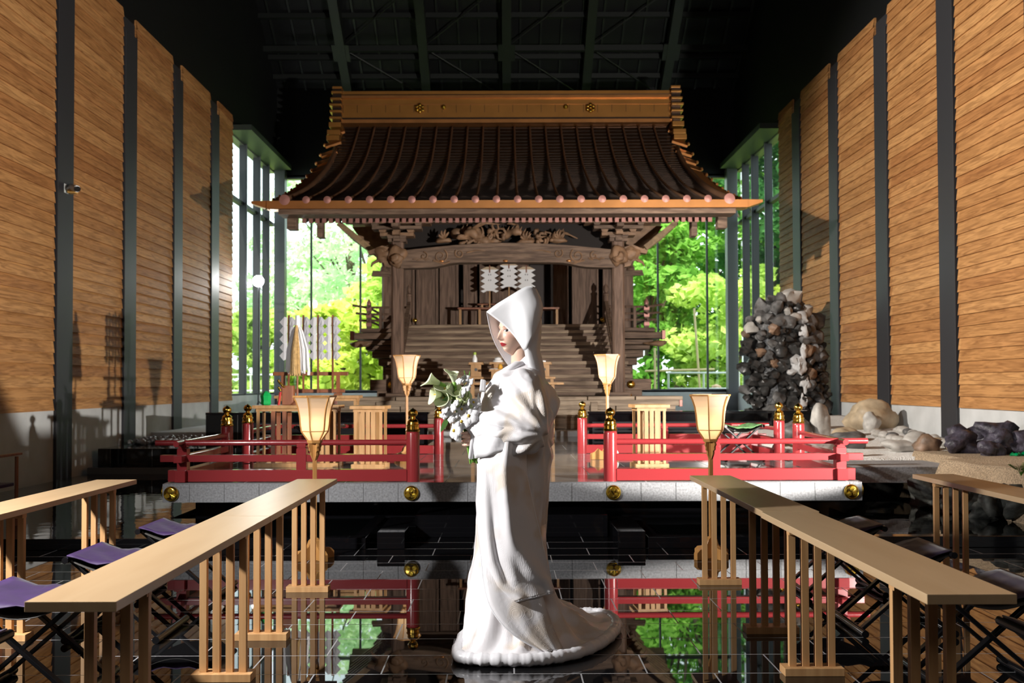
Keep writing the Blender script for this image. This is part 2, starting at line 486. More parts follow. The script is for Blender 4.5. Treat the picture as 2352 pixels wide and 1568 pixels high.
# windows: back, left, right
def window(name, pts_fn, u0, u1, z0, z1, mull, trans, fin):
    """pts_fn(u, v) -> (x, y) with u along the wall and v towards the room"""
    root = bpy.data.objects.new(name, None); COL.objects.link(root); struct(root)
    def bx(nm, u0, u1, v0, v1, z0, z1, mt, bev=0):
        a = pts_fn(u0, v0); c = pts_fn(u1, v1)
        return MB().box(a[0], c[0], a[1], c[1], z0, z1).build(nm, mt, root, bevel=bev)
    bx('pane', u0, u1, -0.02, 0.0, z0, z1, M['glass'])
    for u in mull:
        bx('mullion', u - .022, u + .022, -.01, fin, z0, z1, M['black_steel'])
        bx('mullion_cap', u - .012, u + .012, fin, fin + .02, z0, z1, M['grey_steel'])
    for z in trans:
        bx('transom', u0, u1, -.04, fin * .6, z - .04, z + .04, M['black_steel'])
    bx('sill', u0, u1, -.1, .12, z0 - .06, z0 + .02, M['grey_steel'])
    bx('head', u0, u1, -.1, .10, z1 - .05, z1 + .05, M['grey_steel'])
    return root
window('window_1', lambda u, v: (u, DB + .1 - v), -W, W, 1.16, 6.76, [-5.11, -3.82, -2.5, -1.2, .1, 1.4, 2.7, 3.98, 5.27], [5.8], 0.07)
window('window_2', lambda u, v: (-W - .15 + v, u), WEND + .02, DB, 1.10, 6.9, [22.05, 23.25, 24.15], [5.5], 0.15)
window('window_3', lambda u, v: (W + .15 - v, u), WEND + .02, DB, 1.10, 6.9, [22.05, 23.25, 24.15], [5.5], 0.15)
for s, nm in ((-1, 'trim_1'), (1, 'trim_2')):
    k = MB(); k.box(s * (W - .27), s * W, DB - .3, DB - .01, 0.52, 6.9)
    struct(k.build(nm, M['grey_steel'], bevel=.01))
for s, nm in ((-1, 'trim_3'), (1, 'trim_4')):
    k = MB(); k.box(s * (W - .45), s * (W + .2), WEND, DB - .3, 6.88, 7.0)
    struct(k.build(nm, plain('soffit_' + nm, (0.028, 0.04, 0.033), 0.5)))

# ================================================================ black steps, pool, deck
def tagd(o, label, cat, group=None, kind=None): return tag(o, label, cat, group, kind)

t = thing('stone_platform', 'polished grey stone platform with granite edge carrying the red railings', 'platform', (0, 8.58, 0))
b = MB(); b.box(-3.05, 3.15, 8.6, 12.45, 0.27, 0.43); b.box(-1.15, 1.2, 12.45, 16.1, 0.27, 0.4295)
b.build('paving', M['deck'], t, world=True)
for x0, x1, y0, y1 in ((-3.07, 3.17, 8.57, 8.62), ):
    pass
fx = -3.07
fas = MB(); fas.box(-3.07, 3.17, 8.565, 8.64, 0.26, 0.425); fas.build('granite_edge', M['granite'], t, world=True)
sd = MB(); sd.box(-3.08, -3.0, 8.64, 12.45, 0.26, 0.425); sd.build('granite_edge', M['granite'], t, world=True)
sd = MB(); sd.box(3.10, 3.18, 8.64, 12.45, 0.26, 0.425); sd.build('granite_edge', M['granite'], t, world=True)
jb = MB()
x = -2.83
while x < 3.1:
    jb.box(x - .0015, x + .0015, 8.562, 8.566, .262, .424); x += .31
jb.build('joint', M['hole'], t, world=True)
un = MB(); un.box(-2.9, 3.0, 8.95, 12.3, 0.0, 0.262); un.build('plinth', M['black_gloss'], t, world=True)
def crest(parent, loc, axis='y'):
    """round gold boss with a raised three-leaf crest"""
    c = MB(); c.lathe([(0.066, 0), (0.068, 0.012), (0.062, 0.024), (0.052, 0.030), (0.0005, 0.032)], (0, 0, 0), 28)
    q = MB()
    q.lathe([(0.060, 0.018), (0.062, 0.027), (0.056, 0.034), (0.052, 0.031)], (0, 0, 0), 28, caps=False)
    for a in range(3):
        an = PI / 2 + a * 2 * PI / 3
        cx, cy = .028 * math.cos(an), .028 * math.sin(an)
        ring0 = []; ring1 = []
        for k in range(14):
            th = 2 * PI * k / 14
            rr = .023 * (1 - .35 * max(0, math.cos(th - an - PI)) ** 3 + .12 * max(0, math.cos(th - an)))
            ring0.append((cx + rr * math.cos(th), cy + rr * math.sin(th), .029))
            ring1.append((cx + rr * .78 * math.cos(th), cy + rr * .78 * math.sin(th), .0375))
        q.loft([ring0, ring1])
        q.tube([(cx * .2, cy * .2, .037), (cx * 1.6, cy * 1.6, .0385)], .0022, 5)
        for sg in (-1, 1):
            q.tube([(cx * .5, cy * .5, .037), (cx + .013 * math.cos(an + sg * 1.3), cy + .013 * math.sin(an + sg * 1.3), .0385)], .0018, 5)
    T = Matrix.Translation(loc) @ (Matrix.Rotation(PI / 2, 4, 'X') if axis == 'y' else Matrix.Rotation(PI / 2 * axis, 4, 'Y'))
    c.xf(T); q.xf(T)
    o = c.build('crest_boss', M['gold'], parent, smooth=True, world=True)
    q2 = MB(); q2.v = [tuple(Vector(v)) for v in q.v]; q2.f = q.f; q2.m = q.m
    q2.build('crest_relief', M['gold_dull'], o, smooth=True, world=True)
for x in (-2.99, -0.85, 0.95, 3.07):
    crest(t, (x, 8.562, 0.338))
crest(t, (-3.085, 8.72, 0.338), -1)
crest(t, (3.185, 8.72, 0.338), 1)

t = thing('entrance_step', 'low black polished step below the centre of the platform', 'step', (0.05, 8.3, 0))
b = MB(); b.box(-.78, .86, 8.2, 8.94, 0.001, 0.19); b.build('step_block', M['black_gloss'], t, world=True, bevel=.004)
for s, x, side in ((-1, -1.03, 'left'), (1, .88, 'right')):
    o = MB().box(x, x + .22, 7.62, 8.5, .001, .135).build('stone_kerb', M['black_gloss'], bevel=.004)
    tag(o, 'black polished stone kerb block on the %s side of the entrance step' % side, 'kerb block')
# pools to both sides of the entrance step
M['water'] = plain('dark_water', (0.003, 0.004, 0.004), 0.02, spec=0.7, bump=0.0)
nt = M['water'].node_tree
n_ = nt.nodes.new('ShaderNodeTexNoise'); n_.inputs['Scale'].default_value = 5; n_.inputs['Detail'].default_value = 2
tcw = nt.nodes.new('ShaderNodeTexCoord'); nt.links.new(tcw.outputs['Object'], n_.inputs['Vector'])
bpw = nt.nodes.new('ShaderNodeBump'); bpw.inputs['Strength'].default_value = 0.06; bpw.inputs['Distance'].default_value = 0.03
nt.links.new(n_.outputs['Fac'], bpw.inputs['Height']); nt.links.new(bpw.outputs['Normal'], nt.nodes['Principled BSDF'].inputs['Normal'])
for s, side in ((-1, 'left'), (1, 'right')):
    t = thing('reflecting_pool', 'shallow dark reflecting pool with black stone rim on the %s of the platform' % side, 'pool', (s * 3.4, 7.7, 0))
    xi, xo = s * 1.12, s * 5.86
    rim = MB()
    rim.box(xi, xo, 7.62, 7.74, 0.001, .09)
    rim.box(xi, xi + s * .1, 7.74, 8.9, 0.001, .09)
    rim.build('rim', M['black_gloss'], t, world=True, bevel=.004)
    wt = MB()
    if s < 0:
        wt.prism([(-1.22, 7.745), (-1.22, 8.9), (-3.12, 8.9), (-3.12, 13.4), (-5.88, 13.4), (-5.88, 7.745)], .001, .07, 'z')
    else:
        wt.prism([(1.22, 7.745), (5.88, 7.745), (5.88, 8.15), (4.15, 8.8), (4.1, 10.02), (3.22, 10.02), (3.22, 8.9), (1.22, 8.9)], .001, .07, 'z')
    wt.build('water', M['water'], t, world=True)

# small floor lights in the pool rim
for i, (x, y) in enumerate(((-2.19, 7.56), (-.96, 7.56), (.98, 7.56))):
    pass

# black stepped dais on the left
t = thing('stepped_dais', 'two-step polished black stone dais between the left wall and the platform', 'dais', (-4.5, 13.45, 0))
b = MB(); b.box(-5.88, -3.2, 13.45, 14.0, .001, .155); b.build('lower_step', M['black_stone'], t, world=True, bevel=.004)
b = MB(); b.box(-5.88, -3.2, 13.8, 14.5, .156, .40); b.box(-5.88, -4.6, 14.5, 20.5, .001, .40); b.box(-3.2, -3.09, 12.5, 14.4, .001, .38)
b.build('upper_step', M['black_stone'], t, world=True, bevel=.004)
# pebble strip
rnd = random.Random(5)
def rock(b, c, r, seed=0, sub=2, rough=.28, mi=0, squash=(1, 1, .8)):
    import bmesh
    bm = bmesh.new(); bmesh.ops.create_icosphere(bm, subdivisions=sub, radius=1.0)
    off = Vector((seed * 3.17 % 50, seed * 7.31 % 50, seed * 1.7 % 50))
    vs = []
    for v in bm.verts:
        n1 = noise.noise(v.co * 1.1 + off) * rough * 1.4 + noise.noise(v.co * 3 + off) * rough * .45
        cell = noise.voronoi(v.co * 1.3 + off)[0][0] * rough
        p = v.co * (1 + n1 - cell * .5)
        vs.append((c[0] + p.x * r * squash[0], c[1] + p.y * r * squash[1], c[2] + p.z * r * squash[2]))
    fs = [tuple(v.index for v in f.verts) for f in bm.faces]
    bm.free()
    b.add(vs, fs, mi)
b = MB()
for k in range(330):
    y = 14.6 + rnd.random() * 3.4; x = -5.8 + rnd.random() * (1.2)
    rock(b, (x, y, .40 + .02 + rnd.random() * .03), rnd.uniform(.035, .07), k, 1)
o = b.build('pebble_bed', plain('dark_pebbles', (0.22, 0.22, 0.225), 0.35, noise_amt=.6, nscale=9), smooth='all')
tag(o, 'strip of dark wet pebbles on the black dais along the left wall', 'pebbles', kind='stuff')

# low black louvred screens behind the platform
for s, side, x0, x1 in ((-1, 'left', -4.5, -1.2), (1, 'right', 1.25, 4.62)):
    t = thing('louvred_screen', 'low black louvred partition behind the %s half of the platform' % side, 'partition', ((x0 + x1) / 2, 14.5, 0))
    MB().box(x0, x1, 14.56, 14.66, .001, .86).build('back_panel', M['black_gloss'], t, world=True)
    MB().box(x0 - .03, x1 + .03, 14.42, 14.70, .86, .895).build('cap', M['black_gloss'], t, world=True, bevel=.004)
    lv = MB()
    z = .03
    while z < .72:
        lv.add([(x0 + .05, 14.50, z), (x1 - .05, 14.50, z), (x1 - .05, 14.55, z + .045), (x0 + .05, 14.55, z + .045),
                (x0 + .05, 14.505, z - .008), (x1 - .05, 14.505, z - .008), (x1 - .05, 14.555, z + .037), (x0 + .05, 14.555, z + .037)],
               [(0, 1, 2, 3), (4, 5, 6, 7), (0, 1, 5, 4)])
        z += .055
    lv.build('louvres', M['black_steel'], t, world=True)
    xe = x0 - .03 if s < 0 else x1 - .62
    MB().box(xe, xe + .65, 14.44, 14.56, .001, .859).build('end_block', M['black_stone'], t, world=True)

# security camera on the first left column
t = thing('security_camera', 'small white security camera on the nearest left wall column', 'camera', (-5.90, 12.86, 3.93))
k = MB(); k.tube([(-5.93, 12.86, 3.96), (-5.86, 12.86, 3.98)], .02, 10); k.box(-5.93, -5.925, 12.8, 12.92, 3.9, 4.02); k.build('bracket', M['white_metal'], t, world=True)
k = MB(); k.tube([(-5.90, 12.95, 4.0), (-5.72, 12.72, 3.93)], .045, 14); k.build('housing', M['white_metal'], t, world=True, smooth=True)
k = MB(); k.tube([(-5.722, 12.722, 3.931), (-5.69, 12.68, 3.918)], .036, 14); k.build('lens', M['black_gloss'], t, world=True, smooth=True)
k = MB(); k.box(-5.90, -5.80, 12.83, 12.93, 3.90, 3.945); k.build('junction_box', plain('amber_box', (.6, .35, .1), .4), t, world=True)

# flash standing at the left window
t = thing('flash_lamp', 'bright white flash lamp shining in the left window bay', 'flash lamp', (-5.7, 22.0, .52))
k = MB(); k.tube([(-5.7, 22.0, .53), (-5.7, 22.0, 3.6)], .018, 8)
for a in range(3):
    an = a * 2.1 + .4
    k.tube([(-5.7, 22.0, .95), (-5.7 + .42 * math.cos(an) * (.5 if math.cos(an) < 0 else 1), 22 + .42 * math.sin(an), .53)], .012, 6)
k.build('stand', M['black_steel'], t, world=True)
k = MB(); k.ell((-5.7, 21.98, 3.7), (.13, .13, .13), 16, 10)
k.build('bulb', plain('flash_glow', (1, 1, 1), .5, emit=(1, 1, 1), es=60), t, world=True, smooth='all')
# ================================================================ THE SHRINE
SH = thing('shrine', 'weathered wooden shrine with curved copper roof and carved dragon beam, behind the platform', 'shrine', (0.03, 17.0, 0.52))
def sb(b, name, mat, parent=SH, **k): return b.build(name, mat, parent, world=True, **k)
M['golden_wood'] = wood('golden_rafter', (.20, .125, .06), (.36, .24, .12), (6, 6, 6), 1.5, .6, .1)  # golden-brown timber, paler than the main shrine wood
OW, OV, OP = M['old_wood'], M['old_wood_v'], M['old_wood_pale']
# --- plinth
rs = random.Random(3)
b = MB()
b.box(-3.45, 2.95, 16.75, 24.2, .52, 1.03)
sb(b, 'plinth_core', OW)
x = -2.72
edges = [-3.3, -2.35, -1.25, -.42, .55, 1.45, 1.55, 2.2, 2.95]
for z0, z1, off in ((.53, .72, .0), (.725, .86, .02), (.865, 1.0, .01)):
    xs = -2.95; 
    for xe in (-1.85, -.5, .62, 1.9, 2.95):
        MBb = MB().box(xs + .008, xe - .008, 16.66 + off, 16.78, z0, z1)
        sb(MBb, 'plinth_board', OP, bevel=.006); xs = xe
for xx in (-2.2, -.42, 1.52):
    sb(MB().box(xx - .06, xx + .06, 16.60, 16.70, .53, 1.0), 'plinth_post', OP, bevel=.006)
for k in range(7):
    xs = -2.75 + k * .83
    sb(MB().box(xs + .01, xs + .82, 16.55 + rs.uniform(-.03, .03), 17.4, 1.03 + rs.uniform(-.008, .008), 1.095), 'plinth_plank', OP, bevel=.008)
sb(MB().box(-2.98, 3.05, 16.63, 16.75, .93, 1.03), 'plinth_beam', OP, bevel=.008)
for xx in (-2.985, 3.0):
    sb(MB().box(xx, xx + .05, 16.60, 16.78, .915, 1.045), 'copper_cap', M['copper_pink'], bevel=.004)
# --- stairs
for n in range(11):
    z = 1.10 + n * .131; y = 17.62 + n * .2
    hw = 2.38 - n * .015
    c = -1
    st = sb(MB().box(-hw + .03, hw + .03, y + rs.uniform(-.012, .012), y + .40, z + .062, z + .128), 'stair_tread', M['step_wood'], bevel=.01)
    sb(MB().box(-hw + .05, hw + .01, y + .035, y + .07, z + .0, z + .06), 'stair_riser', OW)
sb(MB().box(-2.3, 2.36, 18.2, 20.2, 1.05, 1.1 + .5), 'stair_core', OW)
# --- porch pillars
def pillar(x, y, w, z0, z1, name, mat=OV):
    k = MB(); c = w * .16; h = w / 2
    poly = [(x - h + c, y - h), (x + h - c, y - h), (x + h, y - h + c), (x + h, y + h - c), (x + h - c, y + h), (x - h + c, y + h), (x - h, y + h - c), (x - h, y - h + c)]
    k.prism(poly, z0, z1, 'z')
    return sb(k, name, mat)
for x in (-1.95, 2.01):
    pillar(x, 17.2, .22, 1.12, 3.95, 'porch_pillar')
    sb(MB().box(x - .2, x + .2, 17.02, 17.38, 1.095, 1.16), 'pillar_base', OW, bevel=.01)
    # lion-like carved block on the pillar top
    k = MB(); rock(k, (x, 17.07, 3.60), .20, int(abs(x) * 7), 3, .35, squash=(.85, .55, 1.0))
    rock(k, (x, 16.97, 3.55), .12, int(abs(x) * 9), 3, .4, squash=(.9, .6, .8))
    sb(k, 'carved_head', M['carved'], smooth='all')
# stair side strings, bases with gold bosses
for s, x in ((-1, -2.12), (1, 2.2)):
    sb(MB().box(x - .22, x + .25, 17.3, 17.75, .99, 1.20), 'string_foot', OW, bevel=.01)
    sb(MB().box(x - .35, x + .42, 17.32, 17.8, 1.20, 1.40), 'string_block', OW, bevel=.01)
    for (xx, z, r, y) in ((x + .05, 1.30, .07, 17.31), (x + .02, 1.09, .048, 17.29)):
        k = MB(); k.lathe([(r, 0), (r, .02), (r * .8, .035), (r * .3, .045), (.001, .047)], (0, 0, 0), 20)
        k.xf(Matrix.Translation((xx, y, z)) @ Matrix.Rotation(PI / 2, 4, 'X'))
        sb(k, 'gold_boss', M['gold'], smooth=True)
    # sloped hand-rail with onion-topped newels
    k = MB(); k.beam((s * 2.02 + .03, 17.75, 1.75), (s * 2.02 + .03, 19.6, 2.98), .07, .07); k.beam((s * 2.02 + .03, 17.75, 1.5), (s * 2.02 + .03, 19.6, 2.72), .06, .06)
    sb(k, 'stair_rail', OW)
    for y, z in ((17.72, 1.2), (19.65, 2.5)):
        k = MB(); k.lathe([(.055, 0), (.055, .62), (.065, .63), (.065, .66), (.03, .69), (.055, .75), (.05, .81), (.001, .88)], (s * 2.02 + .03, y, z), 14)
        sb(k, 'newel', OV, smooth=True)
        
# gold boss on the inner stair faces
for x in (-1.86, 1.96):
    k = MB(); k.ell((x, 19.5, 2.62), (.05, .03, .05), 12, 8); sb(k, 'gold_boss', M['gold'], smooth='all')
# --- body
zf = 2.50
sb(MB().box(-3.0, 3.06, 19.7, 23.9, zf - .11, zf - .03), 'veranda_floor', OW, bevel=.01)
sb(MB().box(-2.5, 2.56, 20.3, 23.8, 1.0, zf - .1), 'body_base', OW)
for s in (-1, 1):
    cx = .03
    for i, (yy) in enumerate((19.75, )):
        # stacked corbels below the veranda, tapering inwards
        for j, (hw, z0, z1) in enumerate(((3.18, 2.24, 2.38), (2.98, 2.12, 2.23), (2.92, 2.02, 2.12), (2.80, 1.86, 2.02), (2.68, 1.70, 1.86), (2.60, 1.3, 1.70))):
            x0 = s * 2.3 + cx; x1 = s * hw + cx
            sb(MB().box(x0, x1, 19.5 + j * .08, 23.5, z0, z1 - .012), 'corbel', OW, bevel=.012)
    sb(MB().box(s * 3.14 + cx, s * 3.21 + cx, 19.46, 19.66, 2.22, 2.40), 'copper_cap', M['copper_pink'], bevel=.004)
    k = MB(); rock(k, (s * 3.02 + cx, 19.52, 2.13), .14, 21 + s, 3, .4, squash=(1.6, .5, .5)); sb(k, 'corbel_carving', M['carved'], smooth='all')
    # veranda railing
    for z in (2.63, 2.76, 2.90):
        pts = [(s * 2.05 + cx, 19.72, z), (s * 2.9 + cx, 19.72, z), (s * (3.05 + (z - 2.6) * .5) + cx, 19.72, z + (z - 2.6) * .16)]
        k = MB(); k.tube(pts, .026, 6); sb(k, 'veranda_rail', OV)
        k = MB(); k.tube([(s * 2.86 + cx, 19.5, z), (s * 2.86 + cx, 23.4, z)], .024, 6); sb(k, 'veranda_rail', OV)
    for x in (2.3, 2.62):
        sb(MB().box(s * x + cx - .03, s * x + cx + .03, 19.69, 19.75, zf - .03, 2.90), 'rail_post', OV)
    sb(MB().box(s * 2.86 + cx - .045, s * 2.86 + cx + .045, 19.67, 19.77, zf - .03, 2.95), 'rail_post', OV)
    for z in (2.54, 2.72, 2.86):
        sb(MB().box(s * 2.86 + cx - .055, s * 2.86 + cx + .055, 19.66, 19.78, z - .03, z + .04), 'copper_cap', M['copper_pink'])
    k = MB(); k.lathe([(.045, 0), (.05, .05), (.02, .10), (.001, .13)], (s * 2.86 + cx, 19.72, 2.95), 10); sb(k, 'copper_cap', M['copper_pink'], smooth=True)
    # main pillars
    pillar(s * 2.5 + cx, 20.0, .24, 2.45, 4.7, 'main_pillar')
    k = MB(); z = 3.55
    k.prism([(s * 2.35 + cx, z), (s * 2.83 + cx, z + .02), (s * 2.80 + cx, z + .13), (s * 2.35 + cx, z + .11)], 19.85, 19.97, 'y')
    sb(k, 'tie_beam_end', OW)
    k = MB(); k.lathe([(.09, 0), (.08, .08), (.05, .12), (.075, .2), (.06, .27), (.001, .3)], (s * 2.56 + cx, 19.88, 3.66), 10); sb(k, 'post_cap', OW, smooth=True)
# front wall panels around a dark opening
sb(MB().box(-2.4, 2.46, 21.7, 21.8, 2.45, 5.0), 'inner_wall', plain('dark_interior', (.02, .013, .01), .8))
panels = [(-2.4, -1.95, 20.42), (-1.93, -1.45, 20.45), (-1.43, -1.02, 20.48), (-.92, -.62, 20.42), (1.0, 1.33, 20.42), (1.4, 1.98, 20.45), (2.06, 2.46, 20.42)]
for x0, x1, y in panels:
    q = sb(MB().box(x0, x1, y, y + .05, 2.5, 4.2), 'wall_panel', OV, bevel=.006)
    for xx in (x0 + .01, x1 - .05):
        sb(MB().box(xx, xx + .04, y - .03, y, 2.5, 4.2), 'panel_stile', OV, parent=q)
sb(MB().box(-.58, .5, 20.9, 20.95, 2.5, 4.2), 'wall_panel', OV)
sb(MB().box(.52, .98, 21.0, 21.05, 2.5, 4.2), 'gap_sheet', plain('gap_dark', (.03, .016, .012), .6))  # dark sheet put in for the shade of the open gap
sb(MB().box(-2.4, 2.46, 20.35, 20.6, 3.92, 5.2), 'head_beam', OW, bevel=.01)
for s in (-1, 1):
    sb(MB().box(s * 2.42 + .03, s * 2.52 + .03, 20.4, 23.8, 2.45, 5.0), 'side_wall', OV)
sb(MB().box(-2.4, 2.46, 23.7, 23.8, 1.0, 5.0), 'rear_wall', OV)
sb(MB().box(-2.45, 2.5, 20.28, 20.42, 2.42, 2.56), 'sill_beam', OW, bevel=.01)
# --- arched porch beam (rainbow beam) with scroll carving
pts_t = []; pts_b = []
N = 36
for i in range(N + 1):
    u = i / N; x = -1.88 + u * 3.86
    e = min(u, 1 - u)
    zt = 3.70 + .135 * math.sin(min(1, e / .5) * PI / 2)
    a = min(1, max(0, (e - .13) / .14)); a = a * a * (3 - 2 * a)
    zb_ = 3.385 + .075 * a + .03 * math.sin(min(1, e / .5) * PI / 2)
    pts_t.append((x, zt)); pts_b.append((x, zb_))
k = MB()
for i in range(N):
    (x0, a0), (x1, a1) = pts_b[i], pts_b[i + 1]; (_, t0), (_, t1) = pts_t[i], pts_t[i + 1]
    k.add([(x0, 17.06, a0), (x1, 17.06, a1), (x1, 17.06, t1), (x0, 17.06, t0), (x0, 17.34, a0), (x1, 17.34, a1), (x1, 17.34, t1), (x0, 17.34, t0)],
          [(0, 1, 2, 3), (7, 6, 5, 4), (3, 2, 6, 7), (0, 4, 5, 1)])
beam_o = sb(k, 'arched_beam', OW)
for s in (-1, 1):
    k = MB()
    def spiral(cx, cz, r0, turns, a0, sg, thick=.016):
        pts = []; n = int(26 * turns)
        for i in range(n + 1):
            t = i / n; r = r0 * (1 - .85 * t); a = a0 + sg * t * turns * 2 * PI
            pts.append((cx + r * math.cos(a), 17.052, cz + r * math.sin(a)))
        k.tube(pts, [thick * (1 - .4 * i / n) for i in range(n + 1)], 6)
    c0 = .05
    spiral(c0 + s * 1.22, 3.60, .13, 1.5, PI / 2 + s * .6, s)
    spiral(c0 + s * .88, 3.645, .085, 1.4, PI / 2 - s * .8, -s)
    spiral(c0 + s * 1.52, 3.60, .075, 1.2, PI / 2, s)
    k.tube([(c0 + s * 1.05, 17.052, 3.50), (c0 + s * 1.15, 17.05, 3.46), (c0 + s * 1.35, 17.05, 3.52)], .018, 6)
    k.tube([(c0 + s * .75, 17.052, 3.66), (c0 + s * .58, 17.052, 3.70), (c0 + s * .42, 17.055, 3.69)], [.016, .011, .004], 6)
    for q in range(4):
        k.tube([(c0 + s * (1.42 + q * .07), 17.055, 3.56), (c0 + s * (1.50 + q * .07), 17.05, 3.52 + .03 * (q % 2))], .012, 5)
    sb(k, 'scroll_carving', M['carved'], parent=beam_o, smooth=True)
for x in (-1.15, -.01, 1.12):
    k = MB(); k.ell((x, 17.05, 3.51), (.045, .02, .022), 12, 6); sb(k, 'peg_cap', M['copper'], parent=beam_o, smooth='all')
# carved nosings outside the pillars
for s, x in ((-1, -2.06), (1, 2.12)):
    k = MB()
    prof = [(0, 3.76), (.16, 3.80), (.30, 3.74), (.42, 3.70), (.40, 3.64), (.28, 3.66), (.25, 3.55), (.14, 3.50), (.10, 3.42), (0, 3.40)]
    k.prism([(x + s * a, z) for a, z in prof], 17.1, 17.28, 'y')
    rock(k, (x + s * .12, 17.1, 3.64), .14, 31 + s, 3, .4, squash=(1.1, .5, .9))
    k.tube([(x + s * .2, 17.12, 3.55), (x + s * .33, 17.12, 3.48), (x + s * .36, 17.12, 3.42)], [.035, .025, .012], 7)
    sb(k, 'carved_nosing', M['carved'], smooth=True)
# --- dragon carving in the frieze
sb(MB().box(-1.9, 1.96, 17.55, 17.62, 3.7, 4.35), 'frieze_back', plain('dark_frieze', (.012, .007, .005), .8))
k = MB()
rr = random.Random(11)
body = []
n = 60
for i in range(n + 1):
    t = i / n
    x = -.95 + 2.25 * t
    z = 3.98 + .11 * math.sin(t * 15.5 + .3) * (1 - .35 * t) - .02 * t
    y = 17.28 + .09 * math.sin(t * 21)
    body.append((x, y, z))
rad = [.105 * (1 - .9 * (i / n) ** 2) * (.8 + .2 * math.sin(i * 1.3)) for i in range(n + 1)]
k.tube(body, rad, 10)
for i in range(4, n - 6, 2):                      # dorsal spikes
    p = body[i]; k.tube([(p[0], p[1] - .04, p[2] + rad[i] * .6), (p[0] + .04, p[1] - .06, p[2] + rad[i] + .05)], [.022, .003], 5)
rock(k, (-.62, 17.15, 4.02), .16, 77, 3, .5, squash=(1.25, .7, .8))     # head
rock(k, (-.78, 17.12, 3.95), .10, 78, 3, .4, squash=(1.4, .7, .55))
for dx, dz in ((-.60, .20), (-.5, .22)):
    k.tube([(-.6, 17.12, 4.10), (dx + .15, 17.10, 4.2), (dx + .40, 17.1, 4.17)], [.03, .02, .004], 6)
for j in range(26):                                # whiskers, legs, clouds
    a = rr.uniform(-.9, .95); z = 3.9 + rr.uniform(-.06, .2); pts = []
    an = rr.uniform(0, 6.28)
    for q in range(7):
        an += rr.uniform(-.1, .8)
        pts.append((a + q * .035 * math.cos(an), 17.17 + rr.uniform(-.03, .05), z + q * .028 * math.sin(an)))
    k.tube(pts, [.036 * (1 - q / 7) + .008 for q in range(7)], 6)
for cx, cz in ((-1.12, 3.93), (.95, 3.92), (.35, 3.90)):
    for q in range(4):
        an = PI * (.25 + q * .2)
        k.tube([(cx, 17.15, cz), (cx + .09 * math.cos(an), 17.12, cz + .10 * math.sin(an)), (cx + .11 * math.cos(an) + .02, 17.1, cz + .15 * math.sin(an))], [.03, .024, .01], 6)
    rock(k, (cx, 17.17, cz - .03), .11, int(cx * 9 + 40), 2, .3, squash=(1.5, .6, .5))
sb(k, 'dragon_carving', M['carved'], smooth='all')
# --- bracket clusters above the pillars
for s, x in ((-1, -1.95), (1, 2.01)):
    for j, (hw, z0) in enumerate(((.16, 3.86), (.30, 3.96), (.44, 4.08), (.60, 4.18))):
        q = MB(); q.box(x - hw, x + hw, 17.05 - j * .02, 17.35, z0, z0 + .06)
        q.box(x - .06, x + .06, 17.0 - j * .14, 17.9, z0, z0 + .06)
        for e in (-1, 0, 1):
            cx = x + e * (hw - .05)
            q.prism([(cx - .045, z0 + .055), (cx + .045, z0 + .055), (cx + .065, z0 + .105), (cx - .065, z0 + .105)], 17.0 - j * .02, 17.13, 'y')
        sb(q, 'bracket_set', M['carved'] if j % 2 else OW)
    # rafters of the side eaves seen from below
    for j in range(7):
        xx = x + s * (.45 + j * .075); y = 18.0 + j * .55
        q = MB(); q.prism([(x + s * .25, 3.95), (x + s * (.50 + .09 * (6 - j) * .2), 3.80), (x + s * (.95), 4.28), (x + s * .3, 4.30)], y, y + .10, 'y')
        sb(q, 'side_eave_bracket', M['carved'])
for s in (-1, 1):
    for q_ in range(7):
        k = MB(); k.beam((s * 3.10 + .03, 17.5 + q_ * .3, 4.27), (s * (2.52 - q_ * .01) + .03, 17.5 + q_ * .3, 3.80), .07, .10); sb(k, 'side_rafter', M['golden_wood'])
sb(MB().box(-2.9, 2.96, 17.1, 17.35, 4.22, 4.32), 'purlin_beam', OW)
sb(MB().box(-3.3, 3.36, 16.95, 17.1, 4.24, 4.33), 'purlin_beam', OW)

# --- roof: concave copper slope with standing ribs
RP = [(15.98, 4.385), (16.8, 4.62), (17.6, 4.88), (18.3, 5.13), (18.9, 5.39), (19.5, 5.65), (20.1, 5.95), (20.8, 6.40), (21.35, 6.84), (21.9, 7.30)]
def rz(y):
    for (a, za), (c, zc) in zip(RP, RP[1:]):
        if y <= c:
            u = (y - a) / (c - a); return za + u * (zc - za)
    return RP[-1][1]
NY = 44
ys = [15.98 + (21.9 - 15.98) * i / NY for i in range(NY + 1)]
# gently smoothed profile
zs = np.array([rz(y) for y in ys])
for _ in range(6):
    zs[1:-1] = (zs[:-2] + 2 * zs[1:-1] + zs[2:]) / 4
CX = .02
k = MB()
def roofsec(y, z):
    u = (y - 15.98) / (21.9 - 15.98)
    e = 4.07 - .22 * u ** .7
    f = 3.72
    return [(CX - e, y, z - .14), (CX - (e + f) / 2, y, z - .05), (CX - f, y, z), (CX, y, z - .02), (CX + f, y, z), (CX + (e + f) / 2, y, z - .05), (CX + e, y, z - .14)]
rows = [roofsec(y, z) for y, z in zip(ys, zs)]
# stepped shingle courses
vv = []; ff = []
for i in range(NY):
    a = rows[i]; c = rows[i + 1]
    base = len(vv)
    vv += a + [(p[0], p[1], p[2] - .018) for p in c]
    for j in range(6):
        ff.append((base + j, base + j + 1, base + 7 + j + 1, base + 7 + j))
    if i < NY - 1:
        base2 = len(vv); vv += [(p[0], p[1], p[2] - .018) for p in c] + list(c)
        for j in range(6):
            ff.append((base2 + j, base2 + j + 1, base2 + 7 + j + 1, base2 + 7 + j))
k.add(vv, ff)
roof = sb(k, 'roof_slope', M['copper_dark'], recalc=False)
